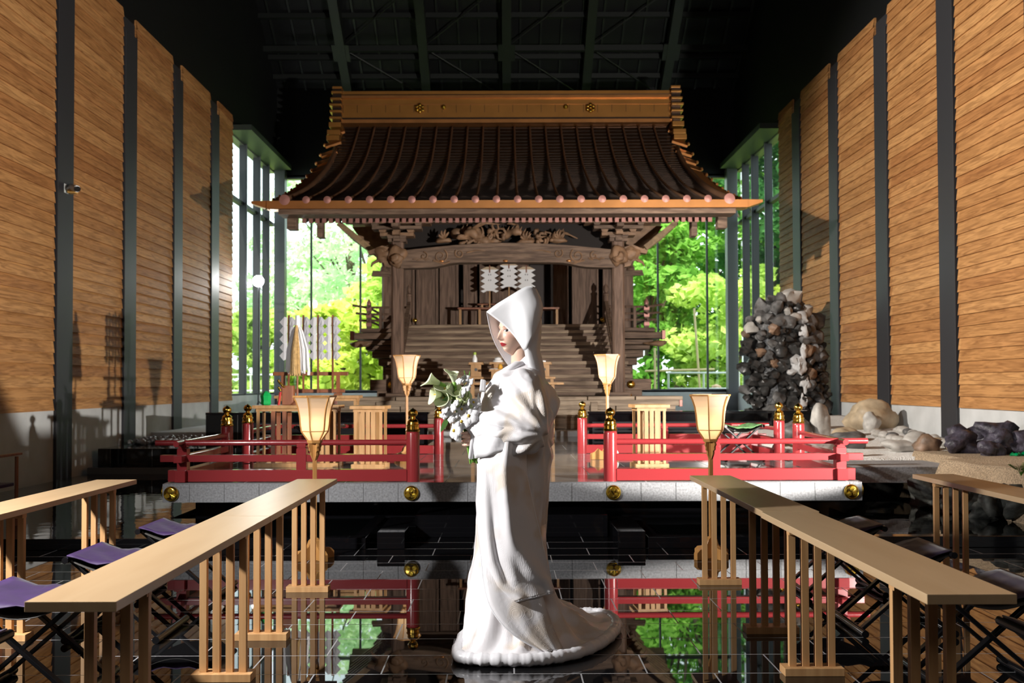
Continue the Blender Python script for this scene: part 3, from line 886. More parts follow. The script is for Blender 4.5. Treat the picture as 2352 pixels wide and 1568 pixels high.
# back slope and underside
k = MB(); k.loft([[(CX - 4.05, 15.98, 4.25), (CX + 4.05, 15.98, 4.25)], [(CX - 4.0, 18.9, 5.1), (CX + 4.0, 18.9, 5.1)], [(CX - 3.9, 21.9, 6.9), (CX + 3.9, 21.9, 6.9)],
                 [(CX - 3.9, 24.2, 5.3), (CX + 3.9, 24.2, 5.3)]], closed=False)
sb(k, 'roof_soffit', OW, recalc=False)
k = MB(); k.loft([[(CX - 3.86, 21.9, 7.3), (CX + 3.86, 21.9, 7.3)], [(CX - 3.9, 23.2, 6.2), (CX + 3.9, 23.2, 6.2)], [(CX - 4.0, 24.4, 5.5), (CX + 4.0, 24.4, 5.5)]], closed=False)
sb(k, 'rear_slope', M['copper_dark'], recalc=False)
# ribs
for j in range(22):
    x = CX - 3.36 + j * (6.72 / 19) if 0 < j < 21 else (CX - 3.72 if j == 0 else CX + 3.72)
    if 0 < j < 21: x = CX - 3.36 + (j - 1) * (6.72 / 19)
    end = NY if 0 < j < 21 else NY - 8
    pts = [(x, ys[i], zs[i] + .03) for i in range(0, end + 1, 2)]
    rdd = .025 if 0 < j < 21 else .055
    q = MB(); q.tube(pts, rdd, 7)
    rib = sb(q, 'roof_rib', M['copper_rib'], parent=roof, smooth='all')
    q = MB(); q.lathe([(.062 if 0 < j < 21 else .09, 0), (.062 if 0 < j < 21 else .09, .03), (.03, .04), (.001, .042)], (0, 0, 0), 16)
    q.xf(Matrix.Translation((x, 15.97, 4.40)) @ Matrix.Rotation(PI / 2, 4, 'X'))
    sb(q, 'rib_cap', M['copper_pink'], parent=roof, smooth=True)
# verge steps down both edges
for s in (-1, 1):
    for i in range(12):
        f = i / 11
        y = 16.9 + f * 4.7; z = float(np.interp(y, ys, zs)) - .03
        u = (y - 15.98) / 5.92; e = 4.10 - .12 * u
        q = MB(); q.beam((CX + s * (e - .32), y, z + .05), (CX + s * (e + .02), y, z - .06), .30, .05, up=(0, -.5, 1))
        q.ell((CX + s * (e + .03), y - .10, z - .06), (.03, .04, .04), 8, 6)
        sb(q, 'verge_tile', M['copper'], parent=roof, smooth=True)
# eave layers
def eave(x0, x1, y, z0, z1, mat, name, d=.10, tip=.0):
    q = MB(); n = 12; top = []
    for i in range(n + 1):
        u = i / n; x = x0 + (x1 - x0) * u; dz = tip * abs(2 * u - 1) ** 3
        top.append((x, dz))
    for (a, da), (c, dc) in zip(top, top[1:]):
        q.add([(a, y, z0 + da), (c, y, z0 + dc), (c, y, z1 + dc), (a, y, z1 + da), (a, y + d, z0 + da), (c, y + d, z0 + dc), (c, y + d, z1 + dc), (a, y + d, z1 + da)],
              [(0, 1, 2, 3), (7, 6, 5, 4), (3, 2, 6, 7), (0, 4, 5, 1), (0, 3, 7, 4), (1, 5, 6, 2)])
    return sb(q, name, mat)
eave(CX - 4.02, CX + 4.02, 15.94, 4.255, 4.385, M['copper'], 'eave_fascia', .3)
eave(CX - 3.84, CX + 3.84, 16.02, 4.17, 4.255, OW, 'eave_board', .4)
eave(CX - 3.72, CX + 3.68, 16.40, 4.20, 4.34, OW, 'eave_board', .15)
for s in (-1, 1):
    q = MB(); q.prism([(CX + s * 4.0, 4.39), (CX + s * 4.28, 4.385), (CX + s * 4.28, 4.345), (CX + s * 4.0, 4.25)], 15.96, 16.2, 'y'); sb(q, 'eave_tip', M['copper'])
    sb(MB().box(CX + s * 3.62, CX + s * 3.78, 16.38, 16.6, 3.98, 4.32), 'hip_rafter_end', OW, bevel=.01)
    sb(MB().box(CX + s * 3.24, CX + s * 3.34, 16.75, 17.0, 3.90, 4.2), 'hip_rafter_end', OW, bevel=.01)
r0 = None
for j in range(62):
    x = CX - 3.52 + j * (7.04 / 61)
    q = MB(); q.beam((x, 16.56, 4.155), (x, 18.4, 4.75), .062, .085)
    q2 = sb(q, 'rafter', OW)
    sb(MB().box(x - .034, x + .034, 16.545, 16.56, 4.115, 4.20), 'rafter_cap', M['copper_pink'], parent=q2)
# ridge
RY = 21.55
rdg = sb(MB().box(CX - 3.72, CX + 3.72, RY, 22.3, 7.34, 7.78), 'ridge', M['copper_ridge'])
for z0, z1, y, mm in ((7.20, 7.28, RY - .12, 'copper'), (7.30, 7.34, RY - .04, 'copper_dark'), (7.34, 7.46, RY - .02, 'copper_ridge'), (7.64, 7.655, RY - .012, 'copper'), (7.78, 7.84, RY - .07, 'copper'), (7.84, 7.875, RY, 'copper_dark'), (7.875, 7.945, RY - .03, 'copper_ridge')):
    sb(MB().box(CX - 3.75, CX + 3.75, y, 22.3, z0, z1), 'ridge_moulding', M[mm], parent=rdg)
sm = MB()
for i in range(24):
    sm.box(CX - 3.7 + i * .32, CX - 3.692 + i * .32, RY - .003, RY, 7.46, 7.64)
sb(sm, 'ridge_seam', M['copper_dark'], parent=rdg)
for x in (CX - 1.96, CX + 1.9):
    q = MB()
    for a in range(6):
        an = a * PI / 3 + .5
        cx, cz_ = (x + .075 * math.cos(an), 7.55 + .075 * math.sin(an))
        q.ell((cx, RY - .04, cz_), (.045, .04, .045), 10, 8)
    q.ell((x, RY - .06, 7.55), (.04, .04, .04), 10, 8)
    sb(q, 'gold_flower_crest', M['gold'], parent=rdg, smooth='all')
for x in (CX - 1.42, CX + 1.34):
    q = MB(); q.ell((x, RY - .03, 7.58), (.055, .045, .055), 12, 8); q.ell((x, RY - .06, 7.58), (.03, .03, .03), 8, 6)
    sb(q, 'ridge_boss', M['gold_dull'], parent=rdg, smooth='all')
for s in (-1, 1):                                    # stepped end tiles
    fin = sb(MB().box(CX + s * 3.72, CX + s * 3.92, RY - .12, 22.35, 7.1, 8.02), 'ridge_end_tile', M['copper_dark'])
    for j, (z, w, y) in enumerate(((7.97, .05, .16), (7.86, .08, .18), (7.70, .10, .22), (7.56, .13, .24), (7.42, .12, .22), (7.26, .12, .26), (7.06, .12, .32), (6.86, .15, .42), (6.72, .15, .5))):
        x0 = CX + s * (3.70 + (.0 if j < 6 else .0)); x1 = CX + s * (3.88 + w * .7)
        sb(MB().box(x0, x1, RY - y, RY + .1, z, z + (.05 if j < 6 else .11)), 'tile_step', M['copper_ridge'], parent=fin, bevel=.008)

# ================================================================ altar in the shrine doorway
t = thing('altar_table', 'long low dark wooden altar table at the top of the shrine stairs', 'table', (0, 19.95, 2.52))
MB().box(-1.0, 1.1, 19.75, 20.15, 2.86, 2.90).build('tabletop', M['gohei_wood'], t, world=True, bevel=.004)
MB().box(-.6, .75, 19.85, 20.1, 2.96, 2.985).build('upper_shelf', M['gohei_wood'], t, world=True, bevel=.004)
for x in (-.95, -.55, .6, 1.05):
    MB().box(x - .025, x + .025, 19.78, 19.84, 2.50, 2.86).build('leg', M['hinoki'], t, world=True)
for x in (-.5, -.12, .25, .6):
    MB().box(x - .02, x + .02, 19.87, 19.91, 2.9, 2.96).build('shelf_post', M['hinoki'], t, world=True)
def gohei(x, y, z, h, w, label, holes=True, tan=.13):
    """stick with zig-zag folded white paper"""
    t = thing('gohei', label, 'paper wand', (x, y, z), group='white zigzag paper wands in the shrine doorway')
    MB().beam((0, 0, 0), (0, 0, h), .03, .03).build('stick', M['hinoki'], t)
    hp = h * .62; zb = h - hp; n = 4
    pts = []
    zt = h - .02
    # right edge zig-zag from top down, then left edge back up
    Rr = [(w * .22, zt)]
    st = hp / (n + .6)
    for i in range(n):
        z1 = zt - st * (i * 1.0 + .55)
        Rr += [(w * .5, z1), (w * .36, z1 - st * .45)] if i < n - 1 else [(w * .5, z1), (w * .5, z1)]
    Rr = [(w * .2, zt)]
    for i in range(n):
        z1 = zt - .20 * st - i * st
        Rr += [(w * .52, z1 - st * .34), (w * .27, z1 - st * .80)]
    Rr += [(w * .52, zt - n * st - .30 * st), (w * .36, zt - n * st - .62 * st), (0.02, zt - n * st - .05 * st)]
    poly = Rr + [(-a, b_) for a, b_ in reversed(Rr)]
    # fan strips (non-convex, so slice per level)
    k = MB()
    for (a0, z0), (a1, z1) in zip(Rr[:-3], Rr[1:-2]):
        k.add([(-a0, -.02, z0), (a0, -.02, z0), (a1, -.024, z1), (-a1, -.024, z1)], [(0, 1, 2, 3)])
    for s in (-1, 1):
        A = Rr[-4]; zc = zt - n * st - .05 * st
        k.add([(0, -.022, A[1]), (s * A[0], -.022, A[1]), (s * Rr[-3][0], -.03, Rr[-3][1]), (s * Rr[-2][0], -.03, Rr[-2][1]), (0, -.024, Rr[-1][1])], [(0, 1, 2, 3, 4)])
    k.build('folded_paper', M['paper'], t, solid=.006, recalc=False)
    k = MB(); k.add([(-w * .2, -.028, zt), (w * .2, -.028, zt), (w * .5, -.032, zt - .48 * st), (-w * .5, -.032, zt - .48 * st)], [(0, 1, 2, 3)])
    k.build('top_fold', M['paper_tan'], t, solid=.005)
    hl = MB()
    for i in range(1, n - 1):
        zz = zt - .2 * st - i * st - .2 * st
        for s in (-1, 1):
            hl.add([(s * .015, -.032, zz + .02), (s * .035, -.032, zz), (s * .015, -.032, zz - .02)], [(0, 1, 2)])
    hl.build('cut_slot', M['hole'], t)
    MB().box(-.012, .012, -.04, -.028, zt - .12, zt + .03).build('knot', M['gohei_wood'], t)
gohei(-.34, 19.8, 2.90, .86, .36, 'left of the three white zigzag paper wands in the shrine doorway')
gohei(.06, 19.8, 2.985, .86, .36, 'middle and highest of the white zigzag paper wands in the shrine doorway')
gohei(.42, 19.8, 2.90, .86, .36, 'right of the three paper wands in the doorway, partly behind the white hood')
# shadow caster: none needed
# ================================================================ offerings on low stands before the stairs
t = thing('offering_stand', 'two-tier pale wooden offering stand in front of the shrine stairs, behind the bride', 'stand', (0.0, 15.6, .43))
MB().box(-.68, .92, 15.35, 15.6, 1.30, 1.335).build('lower_board', M['hinoki'], t, world=True, bevel=.004)
MB().box(-.62, .80, 15.65, 15.95, 1.395, 1.43).build('upper_board', M['hinoki'], t, world=True, bevel=.004)
for x in (-.55, .75):
    MB().box(x - .025, x + .025, 15.45, 15.5, .43, 1.30).build('leg', M['hinoki'], t, world=True)
    MB().box(x - .025, x + .025, 15.75, 15.8, .43, 1.395).build('leg', M['hinoki'], t, world=True)
def sanbo(x, y, z, label, s=1.0):
    t = thing('offering_tray', label, 'tray', (x, y, z), group='wooden offering trays before the shrine')
    MB().box(-.085 * s, .085 * s, -.08 * s, .08 * s, 0, .20 * s).build('base', M['hinoki'], t, bevel=.006)
    q = MB(); q.lathe([(.025, 0), (.025, .004)], (0, 0, 0), 14); q.xf(Matrix.Translation((0, -.081 * s, .12 * s)) @ Matrix.Rotation(PI / 2, 4, 'X'))
    q.build('round_hole', M['hole'], t)
    k = MB(); k.box(-.125 * s, .125 * s, -.12 * s, .12 * s, .20 * s, .212 * s)
    for a in (-1, 1):
        k.box(a * .125 * s, a * .117 * s, -.12 * s, .12 * s, .212 * s, .24 * s); k.box(-.125 * s, .125 * s, a * .12 * s, a * .112 * s, .212 * s, .24 * s)
    k.build('tray_top', M['hinoki'], t)
    return t
sanbo(-.50, 15.8, 1.431, 'pale wooden offering tray carrying a white bottle, left of the bride')
sanbo(-.16, 15.8, 1.431, 'pale wooden offering tray carrying white rice cakes, nearest the bride hood')
sanbo(-.17, 15.47, 1.336, 'lower pale wooden offering tray carrying small white dishes', .9)
sanbo(.62, 15.8, 1.431, 'pale wooden offering tray showing just right of the bride hood')
t = thing('sake_bottle', 'small white bottle with a green cap on the left offering tray', 'bottle', (-.52, 15.78, 1.645))
MB().lathe([(.035, 0), (.04, .02), (.04, .09), (.022, .13), (.018, .15)], (0, 0, 0), 16).build('body', M['white_gloss'], t, smooth=True)
MB().lathe([(.026, .15), (.026, .19), (.001, .195)], (0, 0, 0), 12).build('cap', plain('lime_cap', (.35, .5, .05), .4), t, smooth=True)
t = tag(MB().ell((-.14, 15.8, 1.685), (.085, .08, .045), 16, 8).ell((-.14, 15.8, 1.725), (.06, .06, .035), 16, 8).build('rice_cake', M['white_gloss'], smooth='all'), 'round white stacked rice cake on the offering tray nearest the hood', 'rice cake')
for i, x in enumerate((-.24, -.17)):
    tag(MB().lathe([(.02, 0), (.04, .025), (.042, .03), (.03, .015), (.001, .012)], (x, 15.46, 1.53), 14).build('small_dish', M['white_gloss'], smooth=True),
        'small white dish on the lower offering tray, %s one' % ('left' if i == 0 else 'right'), 'dish')
tag(MB().ell((-.10, 15.43, 1.585), (.040, .045, .055), 12, 8).build('orange_fruit', plain('amber', (.75, .38, .04), .5), smooth='all'), 'round amber fruit at the right end of the lower offering tray', 'fruit')
tag(MB().lathe([(.03, 0), (.034, .05), (.03, .055)], (.62, 15.78, 1.645), 14).build('white_cup', M['white_gloss'], smooth=True), 'little white cup on the tray right of the hood', 'cup')
# ================================================================ RED RAILINGS
def finial(b, x, y, z, r=.062):
    b.lathe([(r * 1.02, 0), (r * 1.05, .012), (r * .92, .02), (r * .90, .045), (r * .98, .05), (r * .98, .058), (r * .84, .064), (r * .80, .085), (r * .86, .09), (r * .62, .108), (r * .38, .118), (r * .34, .130),
             (r * .60, .142), (r * .74, .160), (r * .70, .182), (r * .40, .200), (r * .12, .208), (.001, .216)], (x, y, z), 22)
def rpost(root, x, y):
    k = MB(); k.lathe([(.062, 0), (.062, .43), (.058, .447), (.055, .45)], (x, y, .43), 24)
    p = k.build('round_post', M['red_paint'], root, world=True, smooth=True)
    f = MB(); finial(f, x, y, .88)
    f.build('gold_finial', M['gold'], p, world=True, smooth=True)
def run(root, p, q, ends=(0, 0), struts=()):
    """three rails between two plan points; ends = overshoot"""
    p = Vector((p[0], p[1], 0)); q = Vector((q[0], q[1], 0)); d = (q - p).normalized()
    a = lambda k, e: (p - d * e[0] * k, q + d * e[1] * k)
    for nm, z, w, h, e in (('bottom_rail', .487, .095, .105, .5), ('middle_rail', .643, .075, .062, .8), ):
        A, B = a(e, ends); A.z = B.z = z
        MB().beam(A, B, w, h).build(nm, M['red_paint'], root, world=True, bevel=.004)
    A, B = a(1.0, ends); A.z = B.z = .782
    MB().tube([A, B], .026, 14).build('top_rail', M['red_paint'], root, world=True, smooth=True)
    for u in struts:
        c = p + (q - p) * u
        k = MB(); k.box(c.x - .045, c.x + .045, c.y - .045, c.y + .045, .43, .728)
        k.prism([(c.x - .045, .728), (c.x + .045, .728), (c.x + .03, .742), (c.x - .03, .742)], c.y - .04, c.y + .04, 'y')
        k.box(c.x - .042, c.x + .042, c.y - .042, c.y + .042, .742, .775)
        k.build('strut', M['red_paint'], root, world=True, bevel=.003)
XL, XR = -2.93, 3.02
RF, RB = 8.70, 12.15
t = thing('red_railing', 'front left red lacquered railing with gold topped posts, by the left calla bouquet side', 'railing', (-2.0, RF, .43), group=None)
t['label'] = 'red railing at the front left corner of the platform, with two gold-topped posts'
rpost(t, -.85, RF); rpost(t, XL, 10.05)
run(t, (XL, RF), (-.9, RF), (.25, 0), (0.0, .53)); run(t, (XL, RF), (XL, 10.0), (.2, 0), ())
t = thing('red_railing', 'red railing at the front right corner of the platform, with two gold-topped posts', 'railing', (2.0, RF, .43))
rpost(t, .94, RF); rpost(t, XR + .1, 10.25)
run(t, (.99, RF), (XR, RF), (0, .25), (.44, 1.0)); run(t, (XR, RF), (XR + .1, 10.2), (.2, 0), ())
t = thing('red_railing', 'red railing along the back left of the platform, behind the slatted stand', 'railing', (-2.0, RB, .43))
rpost(t, XL + .02, 10.78); rpost(t, -.86, RB)
run(t, (XL + .02, 10.83), (XL + .02, RB), (0, .2), (.98,)); run(t, (XL, RB), (-.92, RB), (.2, 0), (.53,))
t = thing('red_railing', 'bright red railing along the back right of the platform, behind the slatted stand', 'railing', (2.0, RB, .43))
rpost(t, XR + .12, 11.05); rpost(t, .96, RB)
run(t, (XR + .1, 11.1), (XR + .1, RB), (0, .2), (.98,)); run(t, (1.0, RB), (XR + .1, RB), (0, .2), (.47,))

# ================================================================ STANDING LANTERNS
def shade_mat():
    m = bpy.data.materials.new('lantern_paper'); m.use_nodes = True
    nt = m.node_tree; nt.nodes.clear(); N = nt.nodes.new; L = nt.links.new
    out = N('ShaderNodeOutputMaterial'); a = N('ShaderNodeAddShader'); mix = N('ShaderNodeMixShader')
    d = N('ShaderNodeBsdfDiffuse'); d.inputs['Color'].default_value = (.52, .47, .42, 1)
    tr = N('ShaderNodeBsdfTranslucent'); tr.inputs['Color'].default_value = (.98, .80, .58, 1)
    e = N('ShaderNodeEmission'); e.inputs['Color'].default_value = (1.0, .66, .36, 1); e.inputs['Strength'].default_value = .22
    mix.inputs[0].default_value = .6
    L(d.outputs[0], mix.inputs[1]); L(tr.outputs[0], mix.inputs[2]); L(mix.outputs[0], a.inputs[0]); L(e.outputs[0], a.inputs[1]); L(a.outputs[0], out.inputs[0])
    return m
M['lantern_paper'] = shade_mat()
M['bulb'] = plain('warm_bulb', (1, .9, .7), .5, emit=(1, .78, .45), es=6)
M['lamp_wood'] = wood('honey_wood', (.42, .20, .06), (.55, .28, .09), (6, 6, .7), 3, .35, .02)
SHP = [(.158, 1.215), (.140, 1.175), (.125, 1.13), (.114, 1.07), (.108, 1.00), (.100, .955), (.050, .885)]
def lantern(loc, rz, label):
    t = thing('standing_lantern', label, 'lantern', loc, rz, 'paper lanterns on wooden stands')
    n = 6
    V = lambda r, z, k: Vector((r * math.cos(2 * PI * k / n), r * math.sin(2 * PI * k / n), z))
    for k in range(n):
        q = MB(); q.loft([[V(r - .004, z, k), V(r - .004, z, k + 1)] for r, z in SHP], closed=False)
        q.build('paper_panel', M['lantern_paper'], t, recalc=False)
    fr = MB()
    for k in range(n):
        for (r0, z0), (r1, z1) in zip(SHP, SHP[1:]):
            fr.beam(V(r0, z0, k), V(r1, z1, k), .009, .009)
    for (r, z, w) in ((.160, 1.217, .013), (.1005, .957, .006), (.052, .885, .012)):
        for k in range(n):
            fr.beam(V(r, z, k), V(r, z, k + 1), w, w)
    fr.build('shade_frame', M['lamp_wood'], t)
    MB().ell((0, 0, .99), (.022, .022, .035), 10, 8).build('bulb', M['bulb'], t, smooth='all')
    MB().lathe([(.055, .868), (.06, .884)], (0, 0, 0), 6).build('shade_base', M['lamp_wood'], t)
    MB().box(-.014, .014, -.014, .014, .08, .87).build('post', M['lamp_wood'], t, bevel=.002)
    br = MB()
    prof = [(.012, .865), (.05, .865), (.055, .845), (.046, .83), (.047, .81), (.034, .80), (.032, .775), (.018, .745), (.012, .73)]
    for a in range(4):
        q = MB(); q.prism(prof, -.007, .007, 'y'); q.xf(Matrix.Rotation(a * PI / 2 + .3, 4, 'Z')); br.add(q.v, q.f)
    br.build('carved_bracket', M['lamp_wood'], t)
    for a in range(4):
        q = MB(); q.prism([(.01, .0), (.16, .0), (.16, .05), (.13, .075), (.09, .08), (.06, .10), (.045, .14), (.02, .16), (.01, .16)], -.018, .018, 'y')
        q.xf(Matrix.Rotation(a * PI / 2 + .35, 4, 'Z')); q.build('foot', M['lamp_wood'], t, bevel=.002)
    o = lamp('lantern_light', 'POINT', (0, 0, 1.01), 1.1, (1, .72, .42), .03); o.parent = t
    return t
lantern((-1.44, 7.2, 0), .38, 'large lit paper lantern on wooden stand at front left, beside the left table')
lantern((1.53, 7.2, 0), .22, 'large lit paper lantern on wooden stand at front right, beyond the right table')
lantern((-1.175, 11.3, .43), .30, 'smaller looking lit lantern at the back left of the platform, left of the bouquet')
lantern((1.19, 11.3, .43), .30, 'smaller looking lit lantern at the back right of the platform, before the right shrine pillar')
# ================================================================ LONG SLATTED TABLES
def table(x0, x1, y0, y1, label, legs):
    xc = (x0 + x1) / 2; t = thing('long_table', label, 'table', (xc, y0, 0))
    h = .68; w = (x1 - x0) / 2; Ln = y1 - y0
    MB().box(-w, w, 0.001, Ln - .001, h - .030, h).build('tabletop', M['table'], t, bevel=.0015)
    for u in legs:
        f = thing('leg_frame', None, None, (0, 0, 0)); f.parent = t
        MB().box(-w, w, u - .045, u + .045, 0, .035).build('foot_bar', M['slat'], f, bevel=.0015)
        MB().box(-w + .03, w - .03, u - .022, u + .022, h - .058, h - .030).build('top_bar', M['slat'], f, bevel=.0015)
        for j in range(4):
            x = -w + .045 + j * (2 * w - .09) / 3
            MB().box(x - .016, x + .016, u - .012, u + .014, .035, h - .03).build('slat', M['slat'], f, bevel=.001)
    return t
LG = (.34, 1.50)
table(-1.39, -1.125, 2.77, 4.57, 'long pale slatted table running along the left aisle, nearest the camera', LG)
table(-1.39, -1.125, 4.572, 6.372, 'long pale table with glare on its top on the left aisle, its far half', (.38, 1.52))
table(1.235, 1.50, 2.83, 4.67, 'long pale slatted table running along the right aisle, nearest the camera', LG)
table(1.245, 1.52, 4.672, 6.53, 'long pale table on the right aisle, its far half beside the front right lantern', (.38, 1.60))
table(-2.72, -2.455, 2.77, 4.57, 'outer left pale slatted table behind the purple stools, its near half', LG)
table(-2.72, -2.455, 4.572, 6.372, 'outer left pale slatted table behind the purple stools, its far half', (.38, 1.52))
table(2.78, 3.06, 4.72, 6.58, 'outer right pale table behind the dark stools, beside the mossy rocks', (.38, 1.60))

# ================================================================ FOLDING STOOLS
def stool(loc, rz, label, cloth, w=.46, d=.42, h=.44, grp='folding stools with purple cloth seats'):
    t = thing('folding_stool', label, 'stool', loc, rz, grp)
    for s in (-1, 1):
        k = MB(); k.tube([(s * w / 2, -d / 2 - .02, h - .02), (s * w / 2, d / 2 + .02, h - .02)], .017, 12); k.build('seat_bar', M['stool_black'], t, smooth=True)
        k = MB(); k.tube([(s * w / 2, -d / 2 - .02, .02), (s * w / 2, d / 2 + .02, .02)], .019, 12); k.build('foot_bar', M['stool_black'], t, smooth=True)
    for s in (-1, 1):
        for y in (-d / 2 + .05, d / 2 - .05):
            k = MB(); k.beam((s * w / 2, y + s * .012, h - .02), (-s * w / 2, y + s * .012, .02), .018, .032, up=(0, 1, 0)); 
            k.build('leg', M['stool_black'], t, bevel=.003)
    k = MB()
    for y in (-d / 2 + .03, d / 2 - .03):
        k.ell((0, y - .0, h / 2), (.008, .006, .008), 8, 6)
    k.build('pivot', M['brass'], t, smooth='all')
    n = 12; nm = 8
    top = []; low = []
    for i in range(n + 1):
        u = i / n; x = -w / 2 + w * u
        sag = -.045 * math.sin(PI * u)
        top.append([(x, -d / 2 + d * j / nm, h + .002 + sag + .010 * math.sin(j * 1.7 + i * 1.3) * math.sin(PI * u)) for j in range(nm + 1)])
        low.append([(x, -d / 2 + .01 + (d - .02) * j / nm, h - .02 + sag * 1.6) for j in range(nm + 1)])
    k = MB(); k.loft(top, closed=False); k.build('seat_cloth', cloth, t, smooth='all', solid=.006, recalc=False)
    k = MB(); k.loft(low, closed=False); k.build('seat_lining', M['dark_cloth'], t, smooth='all', solid=.004, recalc=False)
    return t
names = ['nearest the camera', 'second from the camera', 'third from the camera', 'farthest one, before the pool']
for i, y in enumerate((3.2, 4.13, 5.08, 6.03)):
    stool((-2.0, y, 0), 0, 'black folding stool with bright purple seat behind the left table, ' + names[i], M['purple'])
for i, y in enumerate((3.35, 4.25, 5.15, 6.05)):
    stool((2.06, y, 0), 0, 'black folding stool with dark purple seat behind the right table, ' + names[i], M['purple_dark'], grp='folding stools with dark seats')
M['green_cloth'] = plain('green_brocade', (.12, .26, .10), .6, noise_amt=.7, nscale=25)
stool((2.62, 10.9, .43), .15, 'black folding stool with green patterned seat on the right of the platform', M['green_cloth'], .44, .40, .42, 'stools on the platform')
stool((-2.12, 10.9, .43), -.12, 'black folding stool with dark seat on the left of the platform', M['purple_dark'], .44, .40, .42, 'stools on the platform')

# chair at the left frame edge
t = thing('draped_chair', 'wooden framed chair with purple back at the far left edge of the view', 'chair', (-4.55, 8.3, 0))
for x in (-4.72, -4.34):
    for y in (8.15, 8.5):
        MB().tube([(x, y, 0), (x, y, .68 if y > 8.3 else .70)], .016, 8).build('leg', M['gohei_wood'], t, world=True, smooth=True)
MB().beam((-4.34, 8.12, .70), (-4.34, 8.56, .70), .045, .02).build('armrest', M['gohei_wood'], t, world=True, bevel=.004)
MB().beam((-4.72, 8.12, .70), (-4.72, 8.56, .70), .045, .02).build('armrest', M['gohei_wood'], t, world=True, bevel=.004)
MB().box(-4.72, -4.36, 8.16, 8.19, .46, .69).build('cloth_panel', M['purple'], t, world=True)
MB().box(-4.72, -4.36, 8.19, 8.5, .42, .45).build('seat', M['purple'], t, world=True, bevel=.006)

# ================================================================ SLATTED STANDS ON THE PLATFORM
def stand(x, y, z, w, d, h, label, n=5, rz=0.0):
    t = thing('slatted_stand', label, 'stand', (x, y, z), rz, None)
    MB().box(-w / 2, w / 2, -d / 2, d / 2, h - .035, h).build('top', M['hinoki'], t, bevel=.003)
    MB().box(-w / 2 + .03, w / 2 - .03, -d / 2 + .04, d / 2 - .04, h - .065, h - .035).build('top_bar', M['hinoki'], t)
    MB().box(-w / 2 + .01, w / 2 - .01, -d / 2 + .02, -d / 2 + .09, 0, .045).build('foot_bar', M['hinoki'], t, bevel=.002)
    MB().box(-w / 2 + .01, w / 2 - .01, d / 2 - .09, d / 2 - .02, 0, .045).build('foot_bar', M['hinoki'], t, bevel=.002)
    for yy in (-d / 2 + .055, d / 2 - .055):
        for j in range(n):
            xx = -w / 2 + .05 + j * (w - .1) / (n - 1)
            wd = .014 if j in (0, n - 1) else .02
            if n == 5 and 0 < j < 4: xx = (j - 2) * .056; wd = .021
            MB().box(xx - wd, xx + wd, yy - .012, yy + .012, .045, h - .035).build('slat', M['hinoki'], t)
    return t
stand(-1.44, 10.15, .43, .37, .34, .655, 'narrow pale slatted stand on the left of the platform behind the front rail', rz=-.08)
stand(1.50, 10.1, .43, .37, .34, .66, 'narrow pale slatted stand on the right of the platform behind the front rail', rz=.08)
t = stand(-2.24, 10.35, .43, .92, .36, .66, 'wide wooden stand holding sacred items behind the front left lantern', n=2)
for xx in (-.25, -.13, .27, .33):
    for yy in (-.12, .12):
        MB().box(xx - .02, xx + .02, yy - .015, yy + .015, .0, .63).build('slat', M['gohei_wood'] if xx < 0 else M['hinoki'], t)
t = stand(-2.25, 11.5, .43, 1.0, .34, .75, 'taller wooden stand at the back left of the platform under the paper wand rack', n=3)

# rack with four zig-zag paper wands
t = thing('wand_rack', 'dark wooden rack holding white paper wands, on the taller left stand', 'rack', (-2.2, 11.5, 1.18))
yb = 11.5
for z, x0, x1 in ((1.44, -2.80, -1.90), (1.235, -2.66, -1.94)):
    MB().box(x0, x1, yb - .025, yb + .025, z - .022, z + .022).build('cross_bar', M['gohei_wood'], t, world=True, bevel=.003)
for x in (-2.68, -2.02):
    MB().box(x - .02, x + .02, yb - .02, yb + .02, 1.2, 1.43).build('upright', M['gohei_wood'], t, world=True)
    MB().box(x - .03, x + .03, yb - .12, yb + .12, 1.182, 1.205).build('foot', M['gohei_wood'], t, world=True)
for i, x in enumerate((-2.60, -2.425, -2.25, -2.075)):
    g = thing('paper_wand', 'white zigzag folded paper wand in the left rack, %s from the left' % ('first', 'second', 'third', 'fourth')[i], 'paper wand', (x, yb - .06, 1.21), 0, 'paper wands in the left rack')
    MB().beam((0, 0, 0), (0, 0, .93), .022, .022).build('stick', M['gohei_wood'], g)
    w = .19
    for s in (-1, 1):
        q = MB(); n = 5; st = .50 / n; z0 = .90
        for j in range(n):
            za = z0 - j * st; wv = .004 * math.sin(j * 2.7 + i)
            q.add([(s * .012, -.02 + wv, za), (s * w * .24, -.03, za + .01), (s * w * .55, -.025 + wv, za - st * .55), (s * w * .28, -.035, za - st * 1.15), (s * .012, -.022, za - st * .9)], [(0, 1, 2, 3, 4)])
        q.build('folded_paper', M['shaded_paper'], g, solid=.004)
# large straw and paper tassel
t = thing('purification_wand', 'tall wand of straw and white paper streamers standing before the rack', 'ritual wand', (-2.25, 10.95, 1.09))
t.location = (-2.27, 10.40, 1.09)
MB().lathe([(.10, 0), (.09, .03), (.03, .045), (.018, .06)], (0, 0, 0), 14).build('base', M['gohei_wood'], t, smooth=True)
MB().tube([(0, 0, .05), (0, 0, .92)], .011, 8).build('pole', M['gohei_wood'], t)
q = MB(); rr = random.Random(4)
for k in range(70):
    a = rr.uniform(0, 6.28); r = rr.uniform(.02, .052)
    q.tube([(.008 * math.cos(a), -.05 + .008 * math.sin(a), .86), (r * .75 * math.cos(a), -.09 + r * .5 * math.sin(a), .62), (r * math.cos(a), -.10 + r * .6 * math.sin(a), .40), (r * math.cos(a) * 1.05, -.10 + r * .6 * math.sin(a), .31 + rr.uniform(0, .03))], .006, 4)
q.build('straw_bundle', M['straw'], t)
q = MB()
